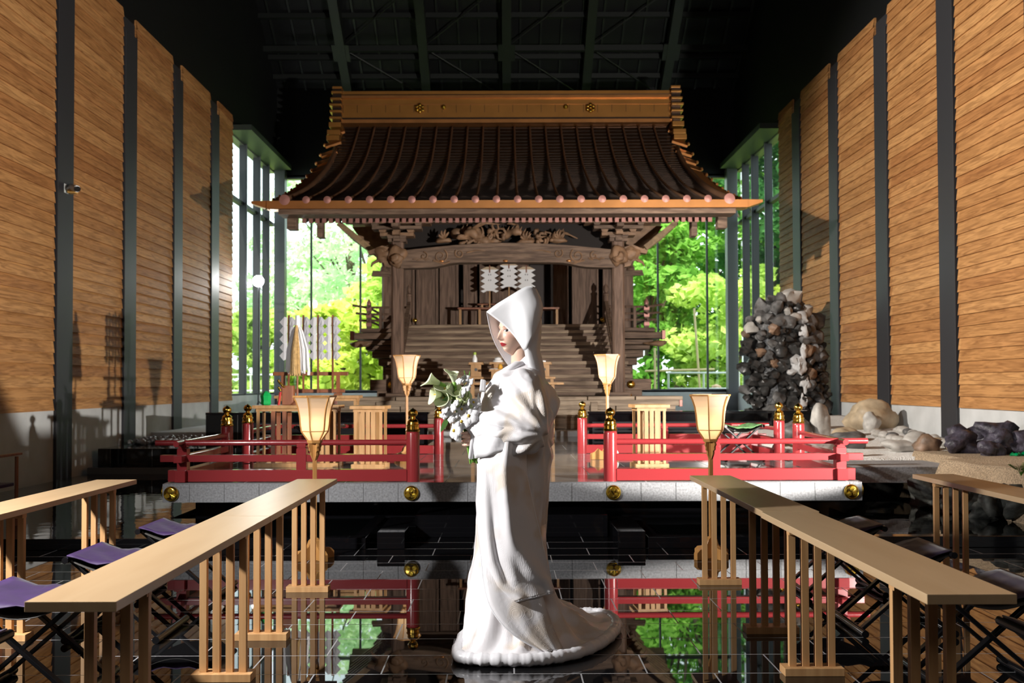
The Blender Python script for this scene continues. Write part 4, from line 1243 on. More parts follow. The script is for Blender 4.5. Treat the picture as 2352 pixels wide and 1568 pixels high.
for k in range(46):
    a = rr.uniform(0, 6.28); r = rr.uniform(.06, .125)
    if abs(math.cos(a)) < .35 and math.sin(a) < 0: a += 1.2
    pts = [(0, 0, .90), (r * .45 * math.cos(a), r * .4 * math.sin(a), .80), (r * .9 * math.cos(a), r * .6 * math.sin(a), .60), (r * math.cos(a), r * .6 * math.sin(a), .42), (r * 1.05 * math.cos(a), r * .6 * math.sin(a), .32 + rr.uniform(0, .08))]
    tw = rr.uniform(-.5, .5)
    L_ = []
    for i_, p in enumerate(pts):
        dx = .013 * math.cos(a + PI / 2 + tw * i_); dy = .013 * math.sin(a + PI / 2 + tw * i_)
        L_.append([(p[0] - dx, p[1] - dy, p[2]), (p[0] + dx, p[1] + dy, p[2])])
    q.loft(L_, closed=False)
q.tube([(0, 0, .84), (0, 0, .97)], [.03, .022], 8)
q.build('paper_streamers', M['paper'], t, solid=.001, recalc=False)
# small things on the wide stand
t = thing('green_ornament', 'small green folded ornament at the left end of the wide stand', 'ornament', (-2.58, 10.28, 1.09))
k = MB(); k.lathe([(.0405, 0), (.055, .015), (.05, .05), (.06, .10), (.04, .13), (.012, .15)], (0, 0, 0), 7); k.build('body', M['green'], t)
t = thing('bell_staff', 'small ritual bell cluster with red handle beside the green ornament', 'bells', (-2.45, 10.3, 1.09))
MB().tube([(0, 0, 0), (.02, 0, .14)], .012, 8).build('handle', M['red_cloth'], t)
k = MB(); rr = random.Random(8)
for j in range(9):
    k.ell((.03 + rr.uniform(-.03, .03), rr.uniform(-.02, .02), .16 + j * .013), (.014, .014, .014), 8, 6)
k.build('bells', M['gold'], t, smooth='all')
tag(MB().box(-2.42, -2.30, 10.32, 10.44, 1.091, 1.30).build('wooden_box', M['gohei_wood'], bevel=.006), 'upright brown wooden box on the wide stand beside the bells', 'box')
for i, (x, y) in enumerate(((-1.12, 11.05), (1.08, 11.1))):
    q = MB(); q.prism([(x - .11, .432), (x + .09, .432), (x + .09, .50), (x + .02, .53), (x - .02, .56), (x - .06, .52), (x - .11, .50)], y, y + .05, 'y')
    tag(q.build('carved_foot_block', M['lamp_wood'], bevel=.003), 'little carved wooden block on the platform at the foot of the back %s lantern' % ('left', 'right')[i], 'block')
tag(MB().ell((1.26, 11.2, .49), (.05, .04, .055), 12, 8).ell((1.21, 11.18, .46), (.03, .03, .03), 8, 6).build('white_figurine', M['white_gloss'], smooth='all'), 'tiny white figurine at the foot of the back right lantern', 'figurine')
# ================================================================ ROCK GARDEN ON THE RIGHT
def rockmat(name, col, amt=.45, sc=6, rough=.55, bump=.6):
    return plain(name, col, rough, noise_amt=amt, nscale=sc, bump=bump)
M['rock_dark'] = rockmat('wet_dark_rock', (.035, .034, .033), .7, 9, .32)
M['rock_grey'] = rockmat('grey_rock', (.12, .117, .115), .6, 7)
M['rock_brown'] = rockmat('brown_rock', (.20, .125, .08), .6, 7)
M['rock_pale'] = rockmat('pale_rock', (.42, .40, .37), .35, 6)
M['rock_tan'] = rockmat('tan_rock', (.42, .33, .22), .35, 5)
M['rock_white'] = rockmat('white_rock', (.50, .50, .50), .25, 5)
M['rock_purple'] = rockmat('amethyst_rock', (.040, .035, .050), .8, 14, .5, 1.0)
M['rock_moss'] = rockmat('mossy_black_rock', (.03, .032, .028), .9, 12, .7)
M['gravel'] = plain('white_gravel', (.88, .85, .79), .85, noise_amt=.25, nscale=70, bump=1.0)
M['sand'] = plain('coarse_sand', (.34, .25, .16), .9, noise_amt=.4, nscale=60, bump=1.0)
# stone kerb slab
t = thing('kerb_slab', 'grey granite kerb slab edging the white gravel right of the platform', 'kerb', (4.0, 10.1, .02))
MB().box(3.20, 4.75, 10.06, 10.9, .26, .43).build('slab', M['granite'], t, world=True, bevel=.006)
MB().box(3.25, 4.75, 10.3, 10.85, .001, .259).build('support', M['black_gloss'], t, world=True)
# gravel ground
def gz(x, y):
    return .44 + .045 * max(0, y - 10.9) + .03 * noise.noise(Vector((x * .9, y * .9, 0))) + .05 * max(0, x - 4.6)
k = MB(); nx, ny = 26, 40; vs = []; fs = []
for j in range(ny + 1):
    for i in range(nx + 1):
        y = 10.92 + 5.85 * j / ny; x = 3.35 + 2.52 * i / nx
        z = gz(x, y) if (0 < i < nx and 0 < j < ny) else .05
        vs.append((x, y, z))
for j in range(ny):
    for i in range(nx):
        a = j * (nx + 1) + i; fs.append((a, a + 1, a + nx + 2, a + nx + 1))
k.add(vs, fs)
tag(k.build('gravel_bed', M['gravel'], smooth='all', recalc=False), 'bed of bright white gravel between the platform and the right wall', 'gravel', kind='stuff')
# sand mound in front
k = MB(); vs = []; fs = []; nx, ny = 22, 26
for j in range(ny + 1):
    for i in range(nx + 1):
        y = 8.25 + 2.9 * j / ny; x0 = 4.25 + .9 * (1 - j / ny) ** 1.2 * .3 + (0.30 if j > ny * .62 else 0); x = x0 + (5.88 - x0) * i / nx
        e = min(i / 3.0, 1) * min(j / 3.0, 1)
        z = .05 + (.44 + .02 * noise.noise(Vector((x * 2, y * 2, 3))) + .03 * (x - 4)) * e
        vs.append((x, y, z))
for j in range(ny):
    for i in range(nx):
        a = j * (nx + 1) + i; fs.append((a, a + 1, a + nx + 2, a + nx + 1))
k.add(vs, fs)
tag(k.build('sand_mound', M['sand'], smooth='all', recalc=False), 'coarse brown sand mound by the right wall in front of the gravel', 'sand', kind='stuff')
# waterfall rockery: one cemented thing of many stones
t = thing('rockery_waterfall', 'tall rockery waterfall of dark piled stones against the right wall', 'rockery', (5.1, 17.1, .45))
def env(z):            # half-extents of the pile at height z (0..1)
    cx = 4.98 + .12 * (1 - z) ** 1.5
    hw = .80 - .30 * z ** 2.2 - .05 * math.sin(z * 7)
    if z > .86: hw *= max(.2, 1 - (z - .86) * 4.5)
    return cx, hw
core = MB(); rings = []
for i in range(9):
    z = i / 8; cx, hw = env(min(z, .97)); hw *= .82
    rings.append([(cx + hw * math.cos(a * PI / 8), 17.35 + .42 * (1 - .25 * z) * math.sin(a * PI / 8), .45 + 2.40 * z) for a in range(16)])
core.loft(rings); core.build('mortar_core', M['rock_dark'], t, world=True)
rr = random.Random(21); placed = []
rest = MB(); nparts = 0
order = []
for q in range(1500):
    z = rr.random(); cx, hw = env(z); a = rr.uniform(PI * 1.0, PI * 2.0)
    r = rr.uniform(.07, .15) * (1.15 if z > .75 else 1)
    x = cx + hw * .92 * math.cos(a); y = 17.35 + .46 * (1 - .2 * z) * math.sin(a); zz = .50 + 2.34 * z
    if x + r * 1.5 > 5.9: continue
    if any((x - p[0]) ** 2 + (y - p[1]) ** 2 + (zz - p[2]) ** 2 < (.66 * (r + p[3])) ** 2 for p in placed): continue
    placed.append((x, y, zz, r))
placed.sort(key=lambda p: -p[3])
for i, (x, y, zz, r) in enumerate(placed):
    z = (zz - .5) / 2.34
    stream = abs(x - (5.2 + .08 * math.sin(z * 9))) < .12 and y < 17.1
    if stream: mt = 'rock_white' if rr.random() < .25 else 'rock_dark'
    else: mt = rr.choice(['rock_grey', 'rock_grey', 'rock_brown', 'rock_grey', 'rock_pale'] if z > .68 else (['rock_dark', 'rock_dark', 'rock_grey', 'rock_dark', 'rock_dark', 'rock_brown', 'rock_dark', 'rock_grey'] if z > .3 else ['rock_dark'] * 6 + ['rock_grey']))
    if i < 96:
        k = MB(); rock(k, (x, y, zz), r * 1.12, i * 3 + 1, 2, .45, squash=(rr.uniform(.9, 1.25), .9, rr.uniform(.75, 1.05)))
        o = k.build('stone', M[mt], t, world=True, smooth=True)
        if stream: o['label'] = 'pale wet stone in the water channel'
    else:
        rock(rest, (x, y, zz), r * 1.12, i * 3 + 1, 2, .45)
o = rest.build('small_stones', M['rock_dark'], t, world=True, smooth=True); o['kind'] = 'stuff'
for i, (z, s) in enumerate(((1.0, .10), (1.30, .11), (1.62, .12), (1.86, .10), (2.22, .09), (0.78, .13))):
    k = MB(); rock(k, (5.22 + .05 * math.sin(i * 2.2), 16.86 + .03 * i * .3, z), s, 300 + i, 3, .5, squash=(.8, .6, 1.35)); k.build('pale_channel_stone', M['rock_white'], t, world=True, smooth=True)

# garden stones
def place_rock(name, cat, x, y, r, mt, label, group=None, sq=(1, 1, .75), seed=1, z=None, rough=.28):
    zz = (gz(x, y) if z is None else z)
    k = MB(); rock(k, (0, 0, r * sq[2] * .72), r, seed, 3, rough, squash=sq)
    o = k.build(name, M[mt], smooth='all')
    o.location = (x, y, zz)
    return tag(o, label, cat, group)
place_rock('boulder', 'rock', 5.42, 14.3, .30, 'rock_tan', 'large rounded tan boulder by the right wall, left of the cobble row', sq=(1.25, .9, .85), seed=3)
place_rock('boulder', 'rock', 5.28, 13.9, .15, 'rock_pale', 'grey white rock leaning against the large tan boulder', sq=(1, .8, 1.1), seed=9)
place_rock('boulder', 'rock', 4.35, 13.3, .20, 'rock_pale', 'pale upright standing stone on the gravel behind the right railing', sq=(.7, .7, 1.5), seed=14)
place_rock('boulder', 'rock', 4.55, 12.9, .17, 'rock_tan', 'pale cream stone lying at the foot of the upright standing stone', sq=(1.2, .9, .7), seed=16)
place_rock('boulder', 'rock', 4.0, 13.3, .22, 'rock_grey', 'grey rock at the end of the black partition on the gravel', sq=(1.2, .9, .7), seed=18)
place_rock('boulder', 'rock', 4.55, 15.0, .17, 'rock_brown', 'reddish brown rock at the foot of the rockery waterfall', sq=(1.1, .9, .8), seed=22)
place_rock('boulder', 'rock', 4.25, 12.0, .19, 'rock_grey', 'grey rock just behind the front right railing corner', sq=(1.3, .9, .65), seed=23)
place_rock('boulder', 'rock', 3.75, 11.6, .16, 'rock_pale', 'pale low rock between the kerb slab and the front right railing', sq=(1.3, .9, .5), seed=25)
place_rock('boulder', 'rock', 4.75, 11.55, .17, 'rock_pale', 'pale flat rock beside the kerb slab, right of the railing tip', sq=(1.4, .9, .5), seed=27)
place_rock('boulder', 'rock', 4.55, 16.2, .24, 'rock_grey', 'grey rounded rock left of the waterfall base by the partition', sq=(1.1, 1, .7), seed=28)
rr = random.Random(77)
# cobble row along the right wall
ORD = ['first', 'second', 'third', 'fourth', 'fifth', 'sixth', 'seventh', 'eighth', 'ninth', 'tenth', 'eleventh', 'twelfth', 'thirteenth', 'fourteenth', 'fifteenth', 'sixteenth']
CW = {'rock_pale': 'pale', 'rock_grey': 'dark grey', 'rock_tan': 'tan'}
for line, nn, xo in (('back line against the wall', 15, 5.62), ('front line beside the white gravel', 13, 5.27)):
    for i in range(nn):
        u = (i + .5) / nn
        mt = rr.choice(['rock_pale', 'rock_grey', 'rock_pale', 'rock_tan'])
        place_rock('cobble', 'cobble', xo - .10 * rr.random() - .22 * u, 13.7 - 2.45 * u + rr.uniform(-.03, .03), rr.uniform(.055, .085), mt,
                   '%s cobble, %s from the tan boulder in the %s' % (CW[mt], ORD[i], line), 'cobbles along the right wall', (1.15, .9, .72), 50 + i + nn, rough=.15)
# amethyst rocks
AM = [(5.30, 11.05, .22), (5.56, 10.9, .24), (5.10, 10.72, .17), (5.40, 10.5, .19), (5.66, 10.45, .18), (5.22, 10.32, .12), (5.62, 10.12, .15)]
wh = ['largest of the purple amethyst rocks, peaked, against the wall', 'big purple rock at the right frame edge against the wall', 'purple rock at the left end of the amethyst heap', 'middle purple rock in the amethyst heap front',
      'purple rock by the right frame edge in the heap', 'small dark purple rock low in front of the heap', 'dark rough rock lowest at the right frame edge']
for i, (x, y, r) in enumerate(AM):
    place_rock('amethyst_rock', 'rock', x, y, r, 'rock_purple', wh[i], 'amethyst rocks', (1.1, .9, .95), 120 + i, z=.50, rough=.5)
place_rock('boulder', 'rock', 4.90, 11.2, .16, 'rock_brown', 'reddish brown rock touching the left side of the amethyst heap', sq=(1.1, .9, .9), seed=140)
place_rock('boulder', 'rock', 4.95, 11.6, .14, 'rock_pale', 'greyish white round rock just above the amethyst heap left end', sq=(1.1, .9, .9), seed=143)
k = MB()
for j in range(26):
    rock(k, (5.30 + rr.random() * .4, 10.02 + rr.random() * .16, .53 + rr.random() * .03), .03, 500 + j, 1, .4)
tag(k.build('green_glass_pieces', plain('emerald_chips', (.0, .16, .05), .15, noise_amt=.5, nscale=20)), 'scatter of small emerald green glass chips before the amethyst rocks', 'glass chips', kind='stuff')
# mossy rocks along the pool bank
banks = [(4.28, 9.75, .17), (4.22, 9.42, .19), (4.28, 9.08, .20), (4.40, 8.76, .19), (4.60, 8.50, .20), (4.86, 8.32, .21), (5.14, 8.22, .20), (5.42, 8.2, .21), (4.95, 8.02, .14), (5.25, 7.96, .15)]
for i, (x, y, r) in enumerate(banks):
    place_rock('mossy_rock', 'rock', x, y, r, 'rock_moss', 'black rough rock of the pool bank, %s counted from the kerb slab' % ORD[i], 'black rocks of the pool bank', (1.05, 1, 1.0), 160 + i, z=.04, rough=.75)
# sprouts
def sprout(x, y, z, label, n=9, h=.16, seed=0):
    rr = random.Random(seed); t = thing('small_fern', label, 'plant', (x, y, z))
    k = MB()
    for i in range(n):
        a = rr.uniform(0, 6.28); l = h * rr.uniform(.6, 1.1); c = Vector((math.cos(a), math.sin(a), 0))
        pts = [c * (l * .0), c * l * .3 + Vector((0, 0, l * .6)), c * l * .7 + Vector((0, 0, l * .8))]
        k.tube(pts, [.003, .002, .001], 4)
        for q in range(6):
            f = .3 + .12 * q; p = pts[0].lerp(pts[2], f) + Vector((0, 0, l * .3 * (1 - f)))
            sd = Vector((-c.y, c.x, .2)) * .028
            k.add([p, p + sd, p + sd * 1.2 + c * .03, p + c * .02], [(0, 1, 2, 3)]); k.add([p, p - sd, p - sd * 1.2 + c * .03, p + c * .02], [(0, 1, 2, 3)])
    k.build('fronds', M['leaf_fern'], t, recalc=False)
M['leaf_fern'] = leaf_mat('fern_leaf', (.05, .16, .02), (.14, .28, .05), .3)
sprout(4.62, 8.62, .47, 'little green fern growing on the black rocks behind the outer right table', seed=2)
sprout(5.0, 8.75, .49, 'tiny green sprout on the sand right of the little fern', 5, .07, seed=5)
sprout(3.62, 11.25, .44, 'small green plant behind the front right railing', 10, .15, seed=7)

# ================================================================ OUTSIDE
b = MB(); b.box(-60, 60, DB + .3, 90, -.05, .4)
o = struct(b.build('floor_garden', plain('garden_ground', (.20, .28, .06), .9, noise_amt=.5, nscale=.6)))
for s in (-1, 1):
    struct(MB().box(s * (W + .3), s * 60, 10, DB + .3, -.05, .4).build('floor_garden', plain('side_ground', (.20, .28, .08), .9, noise_amt=.4, nscale=.6)))
LM = [leaf_mat('leaf_lime', (.42, .60, .12), (.74, .86, .30), .55), leaf_mat('leaf_green', (.14, .34, .05), (.34, .60, .12), .5),
      leaf_mat('leaf_deep', (.05, .17, .05), (.14, .34, .10), .45), leaf_mat('leaf_gold', (.46, .60, .10), (.82, .86, .24), .55), leaf_mat('leaf_hazed', (.52, .72, .45), (.80, .92, .66), .6)]  # last: haze and overexposure of the left trees put into leaf colour
M['bark'] = plain('bark', (.09, .065, .045), .9, noise_amt=.4, nscale=4)
def tree(label, x, y, h, cr, mat, seed, n=5200, leaf=.16, low=.12, lean=0.0, cat='tree'):
    rr = random.Random(seed); nr = np.random.RandomState(seed)
    t = thing('tree', label, cat, (x, y, .4), 0, 'trees seen through the windows')
    k = MB(); fork = h * .35
    k.tube([(0, 0, 0), (lean * .2, 0, fork * .5), (lean * .5, 0, fork), (lean, 0, h * .75)], [cr * .07 + .05, cr * .06 + .04, cr * .05 + .03, .04], 8)
    blobs = []
    for i in range(30):
        a = rr.uniform(0, 6.28); zf = rr.uniform(low, 1); rad = cr * math.sin(max(.15, min(1, zf * 1.05)) * PI * .78) ** .7 * rr.uniform(.35, .95)
        p = (lean * zf + rad * math.cos(a), rad * math.sin(a), h * zf)
        blobs.append((p, cr * rr.uniform(.28, .50)))
        if i % 3 == 0:
            k.tube([(lean * .4 * zf, 0, h * zf * .55), (p[0] * .5 + lean * .2, p[1] * .5, h * zf * .8), p], [.07, .045, .015], 5)
    k.build('trunk', M['bark'], t)
    B = nr.randint(0, len(blobs), n)
    c = np.array([blobs[i][0] for i in B]); r = np.array([blobs[i][1] for i in B])
    d = nr.normal(size=(n, 3)); d /= np.linalg.norm(d, axis=1)[:, None]
    c = c + d * (r * nr.uniform(.55, 1.0, n) ** .5)[:, None] * np.array([1, 1, .55])
    c[:, 2] = np.maximum(c[:, 2], .1)
    u = nr.normal(size=(n, 3)); u[:, 2] *= .5; u /= np.linalg.norm(u, axis=1)[:, None]
    v = np.cross(u, nr.normal(size=(n, 3))); v /= np.linalg.norm(v, axis=1)[:, None]
    s = leaf * nr.uniform(.6, 1.3, n)[:, None]
    V = np.stack([c - u * s, c + v * s * .55, c + u * s, c - v * s * .55], 1).reshape(-1, 3)
    me = bpy.data.meshes.new('crown')
    me.vertices.add(len(V)); me.vertices.foreach_set('co', V.ravel())
    me.loops.add(4 * n); me.loops.foreach_set('vertex_index', np.arange(4 * n, dtype=np.int32))
    me.polygons.add(n); me.polygons.foreach_set('loop_start', np.arange(0, 4 * n, 4, dtype=np.int32)); me.polygons.foreach_set('loop_total', np.full(n, 4, dtype=np.int32))
    me.update(); me.materials.append(mat)
    o = bpy.data.objects.new('crown', me); COL.objects.link(o); o.parent = t
TR = [
 ('pale hazy tree far left beyond the back window, behind the paper wand rack', -11.2, 52, 9.0, 3.2, 4, 1),
 ('tall pale green tree beyond the left panes of the back window', -7.6, 47, 16, 4.0, 4, 2),
 ('bushy lime green tree left of the shrine beyond the window', -5.9, 42, 10.5, 3.0, 4, 3),
 ('yellow green shrub low beside the shrine on its left', -5.6, 32, 3.4, 1.7, 3, 4),
 ('yellow shrub low behind the paper wand rack', -8.4, 33, 3.2, 1.9, 0, 5),
 ('lime tree close to the left shrine pillar beyond the window', -3.6, 33.5, 5.4, 1.9, 0, 6),
 ('leaning green tree right of the shrine beyond the window', 6.6, 37, 13.5, 3.6, 1, 7),
 ('deep green tree at the right end of the back window', 9.6, 35, 12.5, 3.3, 2, 8),
 ('tall dark conifer like tree beyond the right panes', 11.8, 41, 17, 4.2, 2, 9),
 ('lime green maple low in the right back window', 7.3, 31.5, 4.6, 1.9, 0, 10),
 ('golden green shrub at the foot of the right panes', 9.3, 32, 3.9, 1.8, 3, 11),
 ('light green tree between the shrine and the right panes', 4.9, 33, 6.6, 2.0, 1, 12),
 ('dark green tree seen through the right side window', 14.5, 30, 13, 4.2, 1, 13),
 ('green tree seen through the far panes of the right side window', 13.2, 36, 11, 3.4, 2, 14),
 ('pale tree seen low through the left side window', -15, 36, 4.5, 3.0, 4, 15),
 ('tall green tree behind the shrine roof on the right', 7.4, 48, 19, 5.2, 1, 16),
]
for (lb, x, y, h, cr, mi, sd) in TR:
    tree(lb, x, y, h, cr, LM[mi], sd, n=int(3600 + 230 * cr * cr), leaf=.19, lean=(.9 if sd == 7 else 0), low=.10 if h < 7 else .2)
# white pipe fence and pavement outside
def fence(label, x0, x1, y, z):
    t = thing('pipe_fence', label, 'fence', ((x0 + x1) / 2, y, .4))
    for zz in (z, z - .45):
        MB().tube([(x0, y, zz), (x1, y, zz)], .03, 8).build('rail', M['white_metal'], t, world=True)
    n = int(abs(x1 - x0) / 1.2) + 1
    for i in range(n + 1):
        xx = x0 + (x1 - x0) * i / n
        MB().tube([(xx, y, .4), (xx, y, z)], .03, 8).build('post', M['white_metal'], t, world=True)
fence('white pipe fence outside the right part of the back window', 4.6, 7.6, 27.2, 1.62)
fence('white pipe fence outside the left side window', -10, -6.2, 26.8, 1.6)
tag(MB().box(-9.5, -3.2, 29.5, 29.8, .4, 1.05).build('low_wall', M['white_gloss'], bevel=.02), 'low white wall outside the left part of the back window', 'wall')
t = thing('garden_building', 'white roofed hut glimpsed low through the left back window', 'hut', (-6.6, 36, .4))
MB().box(-7.6, -5.4, 36, 38, .4, 1.9).build('wall', M['paper'], t, world=True)
MB().prism([(-7.9, 1.9), (-5.1, 1.9), (-5.6, 2.6), (-7.4, 2.6)], 35.7, 38.3, 'y').build('roof', M['white_metal'], t, world=True)
k = MB()
for x in (-7.2, -6.7, -6.2, -5.7): k.box(x - .02, x + .02, 35.95, 36, .7, 1.6)
for z in (.9, 1.2, 1.5): k.box(-7.4, -5.6, 35.95, 36, z - .015, z + .015)
k.build('lattice', M['grey_steel'], t, world=True)
t = thing('bamboo_support', 'pale bamboo pole frame outside beside the right shrine railing', 'frame', (5.2, 29, .4))
for a, c in (((4.5, 29, .4), (4.5, 29, 2.4)), ((5.9, 29, .4), (5.7, 29, 3.6)), ((4.2, 29, 1.7), (6.3, 29, 1.75))):
    MB().tube([a, c], .035, 8).build('pole', plain('bamboo_%d' % int(a[0] * 10), (.55, .42, .25), .5), t, world=True)
tag(MB().lathe([(.16, 0), (.18, .5), (.14, .85), (.02, .9)], (6.2, 28.3, .4), 14).build('clay_figure', plain('clay', (.6, .38, .25), .7), smooth=True), 'small clay coloured post outside the right back window', 'post')
# ================================================================ THE BRIDE
BX, BY = 0.0, 4.82
PXM = 2200.0
def px(x, y, d):                       # survey helper: pixel + distance -> metres in the bride's frame
    return Vector(((x - 1163) / PXM * d - BX, d - BY, 1.3 - (y - 883) / PXM * d))
person = thing('person', 'person in white bridal kimono and white hood, standing in profile holding a bouquet', 'person', (BX, BY, 0))

def evaluated(mb, voxel, smooth_it=8, smooth_f=.5):
    """union of closed shapes as one continuous surface"""
    me = bpy.data.meshes.new('tmp'); me.from_pydata([tuple(v) for v in mb.v], [], mb.f)
    import bmesh
    bm = bmesh.new(); bm.from_mesh(me); bmesh.ops.recalc_face_normals(bm, faces=bm.faces); bm.to_mesh(me); bm.free()
    o = bpy.data.objects.new('tmp', me); COL.objects.link(o)
    r = o.modifiers.new('r', 'REMESH'); r.mode = 'VOXEL'; r.voxel_size = voxel
    s = o.modifiers.new('s', 'SMOOTH'); s.factor = smooth_f; s.iterations = smooth_it
    dg = bpy.context.evaluated_depsgraph_get(); dg.update()
    ev = o.evaluated_get(dg).to_mesh()
    nv = len(ev.vertices); co = np.empty(nv * 3); ev.vertices.foreach_get('co', co); co = co.reshape(-1, 3)
    no = np.empty(nv * 3); ev.vertices.foreach_get('normal', no); no = no.reshape(-1, 3)
    fs = [tuple(p.vertices) for p in ev.polygons]
    o.evaluated_get(dg).to_mesh_clear()
    bpy.data.objects.remove(o)
    return co, no, fs

def np_mesh(name, co, fs, mat, parent, smooth=True):
    me = bpy.data.meshes.new(name); me.from_pydata([tuple(c) for c in co], [], fs)
    mats = mat if isinstance(mat, (list, tuple)) else [mat]
    for m in mats: me.materials.append(m)
    if smooth: me.polygons.foreach_set('use_smooth', [True] * len(me.polygons))
    o = bpy.data.objects.new(name, me); COL.objects.link(o); o.parent = parent
    return o

# ---- materials
def skin_mat():
    m, nt, b = newmat('skin')
    a = nt.nodes.new('ShaderNodeAttribute'); a.attribute_name = 'makeup_shade'; a.attribute_type = 'GEOMETRY'
    nt.links.new(a.outputs['Color'], b.inputs['Base Color'])
    b.inputs['Roughness'].default_value = .42
    b.inputs['Subsurface Weight'].default_value = .12
    b.inputs['Subsurface Radius'].default_value = (.012, .005, .003)
    b.inputs['Specular IOR Level'].default_value = .35
    return m
M['skin'] = skin_mat()
def silk(name, base, motif, seed=0, amount=.5):
    """satin with embroidered relief: feather strokes, arcs and flower tufts"""
    m, nt, b = newmat(name); L = nt.links.new; N = nt.nodes.new
    tc = N('ShaderNodeTexCoord'); mp = N('ShaderNodeMapping'); mp.inputs['Location'].default_value = (seed, seed * 2, 0)
    L(tc.outputs['Object'], mp.inputs['Vector'])
    # where the embroidery sits: soft large patches
    n1 = N('ShaderNodeTexNoise'); n1.inputs['Scale'].default_value = 4.2; n1.inputs['Detail'].default_value = 1.5; n1.inputs['Distortion'].default_value = .8
    L(mp.outputs[0], n1.inputs['Vector'])
    msk = N('ShaderNodeMapRange'); msk.inputs[1].default_value = .53 - .1 * amount; msk.inputs[2].default_value = .60 - .1 * amount
    L(n1.outputs['Fac'], msk.inputs[0])
    # stroke pattern inside: rings around cell centres
    vo = N('ShaderNodeTexVoronoi'); vo.inputs['Scale'].default_value = 13.0
    L(mp.outputs[0], vo.inputs['Vector'])
    sn = N('ShaderNodeMath'); sn.operation = 'MULTIPLY'; sn.inputs[1].default_value = 95
    L(vo.outputs['Distance'], sn.inputs[0])
    si = N('ShaderNodeMath'); si.operation = 'SINE'; L(sn.outputs[0], si.inputs[0])
    n2 = N('ShaderNodeTexNoise'); n2.inputs['Scale'].default_value = 95; n2.inputs['Detail'].default_value = 3; L(mp.outputs[0], n2.inputs['Vector'])
    wv = N('ShaderNodeTexWave'); wv.wave_type = 'BANDS'; wv.inputs['Scale'].default_value = 34; wv.inputs['Distortion'].default_value = 14; wv.inputs['Detail'].default_value = 2.5; wv.inputs['Detail Scale'].default_value = .55
    L(mp.outputs[0], wv.inputs['Vector'])
    n6 = N('ShaderNodeTexNoise'); n6.inputs['Scale'].default_value = 3.1; L(mp.outputs[0], n6.inputs['Vector'])
    sel = N('ShaderNodeMapRange'); sel.inputs[1].default_value = .50; sel.inputs[2].default_value = .55; L(n6.outputs['Fac'], sel.inputs[0])
    s5 = N('ShaderNodeMath'); s5.operation = 'MULTIPLY'; s5.inputs[1].default_value = .28; L(si.outputs[0], s5.inputs[0])
    w5 = N('ShaderNodeMath'); w5.operation = 'MULTIPLY'; w5.inputs[1].default_value = .55; L(wv.outputs['Fac'], w5.inputs[0])
    mxs = N('ShaderNodeMix'); mxs.data_type = 'FLOAT'; L(sel.outputs[0], mxs.inputs[0]); L(w5.outputs[0], mxs.inputs[2]); L(s5.outputs[0], mxs.inputs[3])
    ad = N('ShaderNodeMath'); ad.operation = 'ADD'; L(mxs.outputs[0], ad.inputs[0]); L(n2.outputs['Fac'], ad.inputs[1])
    mu = N('ShaderNodeMath'); mu.operation = 'MULTIPLY'; L(ad.outputs[0], mu.inputs[0]); L(msk.outputs[0], mu.inputs[1])
    # gentle creases everywhere
    n3 = N('ShaderNodeTexNoise'); n3.inputs['Scale'].default_value = 11; n3.inputs['Detail'].default_value = 3; n3.inputs['Distortion'].default_value = 1.2; L(mp.outputs[0], n3.inputs['Vector'])
    m3 = N('ShaderNodeMath'); m3.operation = 'MULTIPLY'; m3.inputs[1].default_value = 2.2; L(n3.outputs['Fac'], m3.inputs[0])
    mq = N('ShaderNodeMath'); mq.operation = 'MULTIPLY'; mq.inputs[1].default_value = .6; L(mu.outputs[0], mq.inputs[0])
    a2 = N('ShaderNodeMath'); a2.operation = 'ADD'; L(mq.outputs[0], a2.inputs[0]); L(m3.outputs[0], a2.inputs[1])
    bp = N('ShaderNodeBump'); bp.inputs['Strength'].default_value = .55; bp.inputs['Distance'].default_value = .0014
    L(a2.outputs[0], bp.inputs['Height']); L(bp.outputs[0], b.inputs['Normal'])
    mx = N('ShaderNodeMix'); mx.data_type = 'RGBA'; mx.inputs[6].default_value = (*base, 1); mx.inputs[7].default_value = (*motif, 1)
    n4 = N('ShaderNodeTexNoise'); n4.inputs['Scale'].default_value = 5.5; L(mp.outputs[0], n4.inputs['Vector'])
    r4 = N('ShaderNodeMapRange'); r4.inputs[1].default_value = .48; r4.inputs[2].default_value = .58; L(n4.outputs['Fac'], r4.inputs[0])
    m4 = N('ShaderNodeMath'); m4.operation = 'MULTIPLY'; L(r4.outputs[0], m4.inputs[0]); L(msk.outputs[0], m4.inputs[1])
    m5 = N('ShaderNodeMath'); m5.operation = 'MULTIPLY'; m5.inputs[1].default_value = .65; L(m4.outputs[0], m5.inputs[0]); L(m5.outputs[0], mx.inputs[0]); L(mx.outputs[2], b.inputs['Base Color'])
    b.inputs['Roughness'].default_value = .36; b.inputs['Sheen Weight'].default_value = .25; b.inputs['Specular IOR Level'].default_value = .45
    return m
M['silk'] = silk('embroidered_silk', (.78, .76, .78), (.66, .55, .43), 0, .5)
M['satin'] = plain('white_satin', (.80, .79, .82), .34, bump=.12, nscale=9, sheen=.2)
M['hoodcloth'] = plain('white_hood_silk', (.80, .80, .82), .55, sheen=.2, bump=.05, nscale=14)

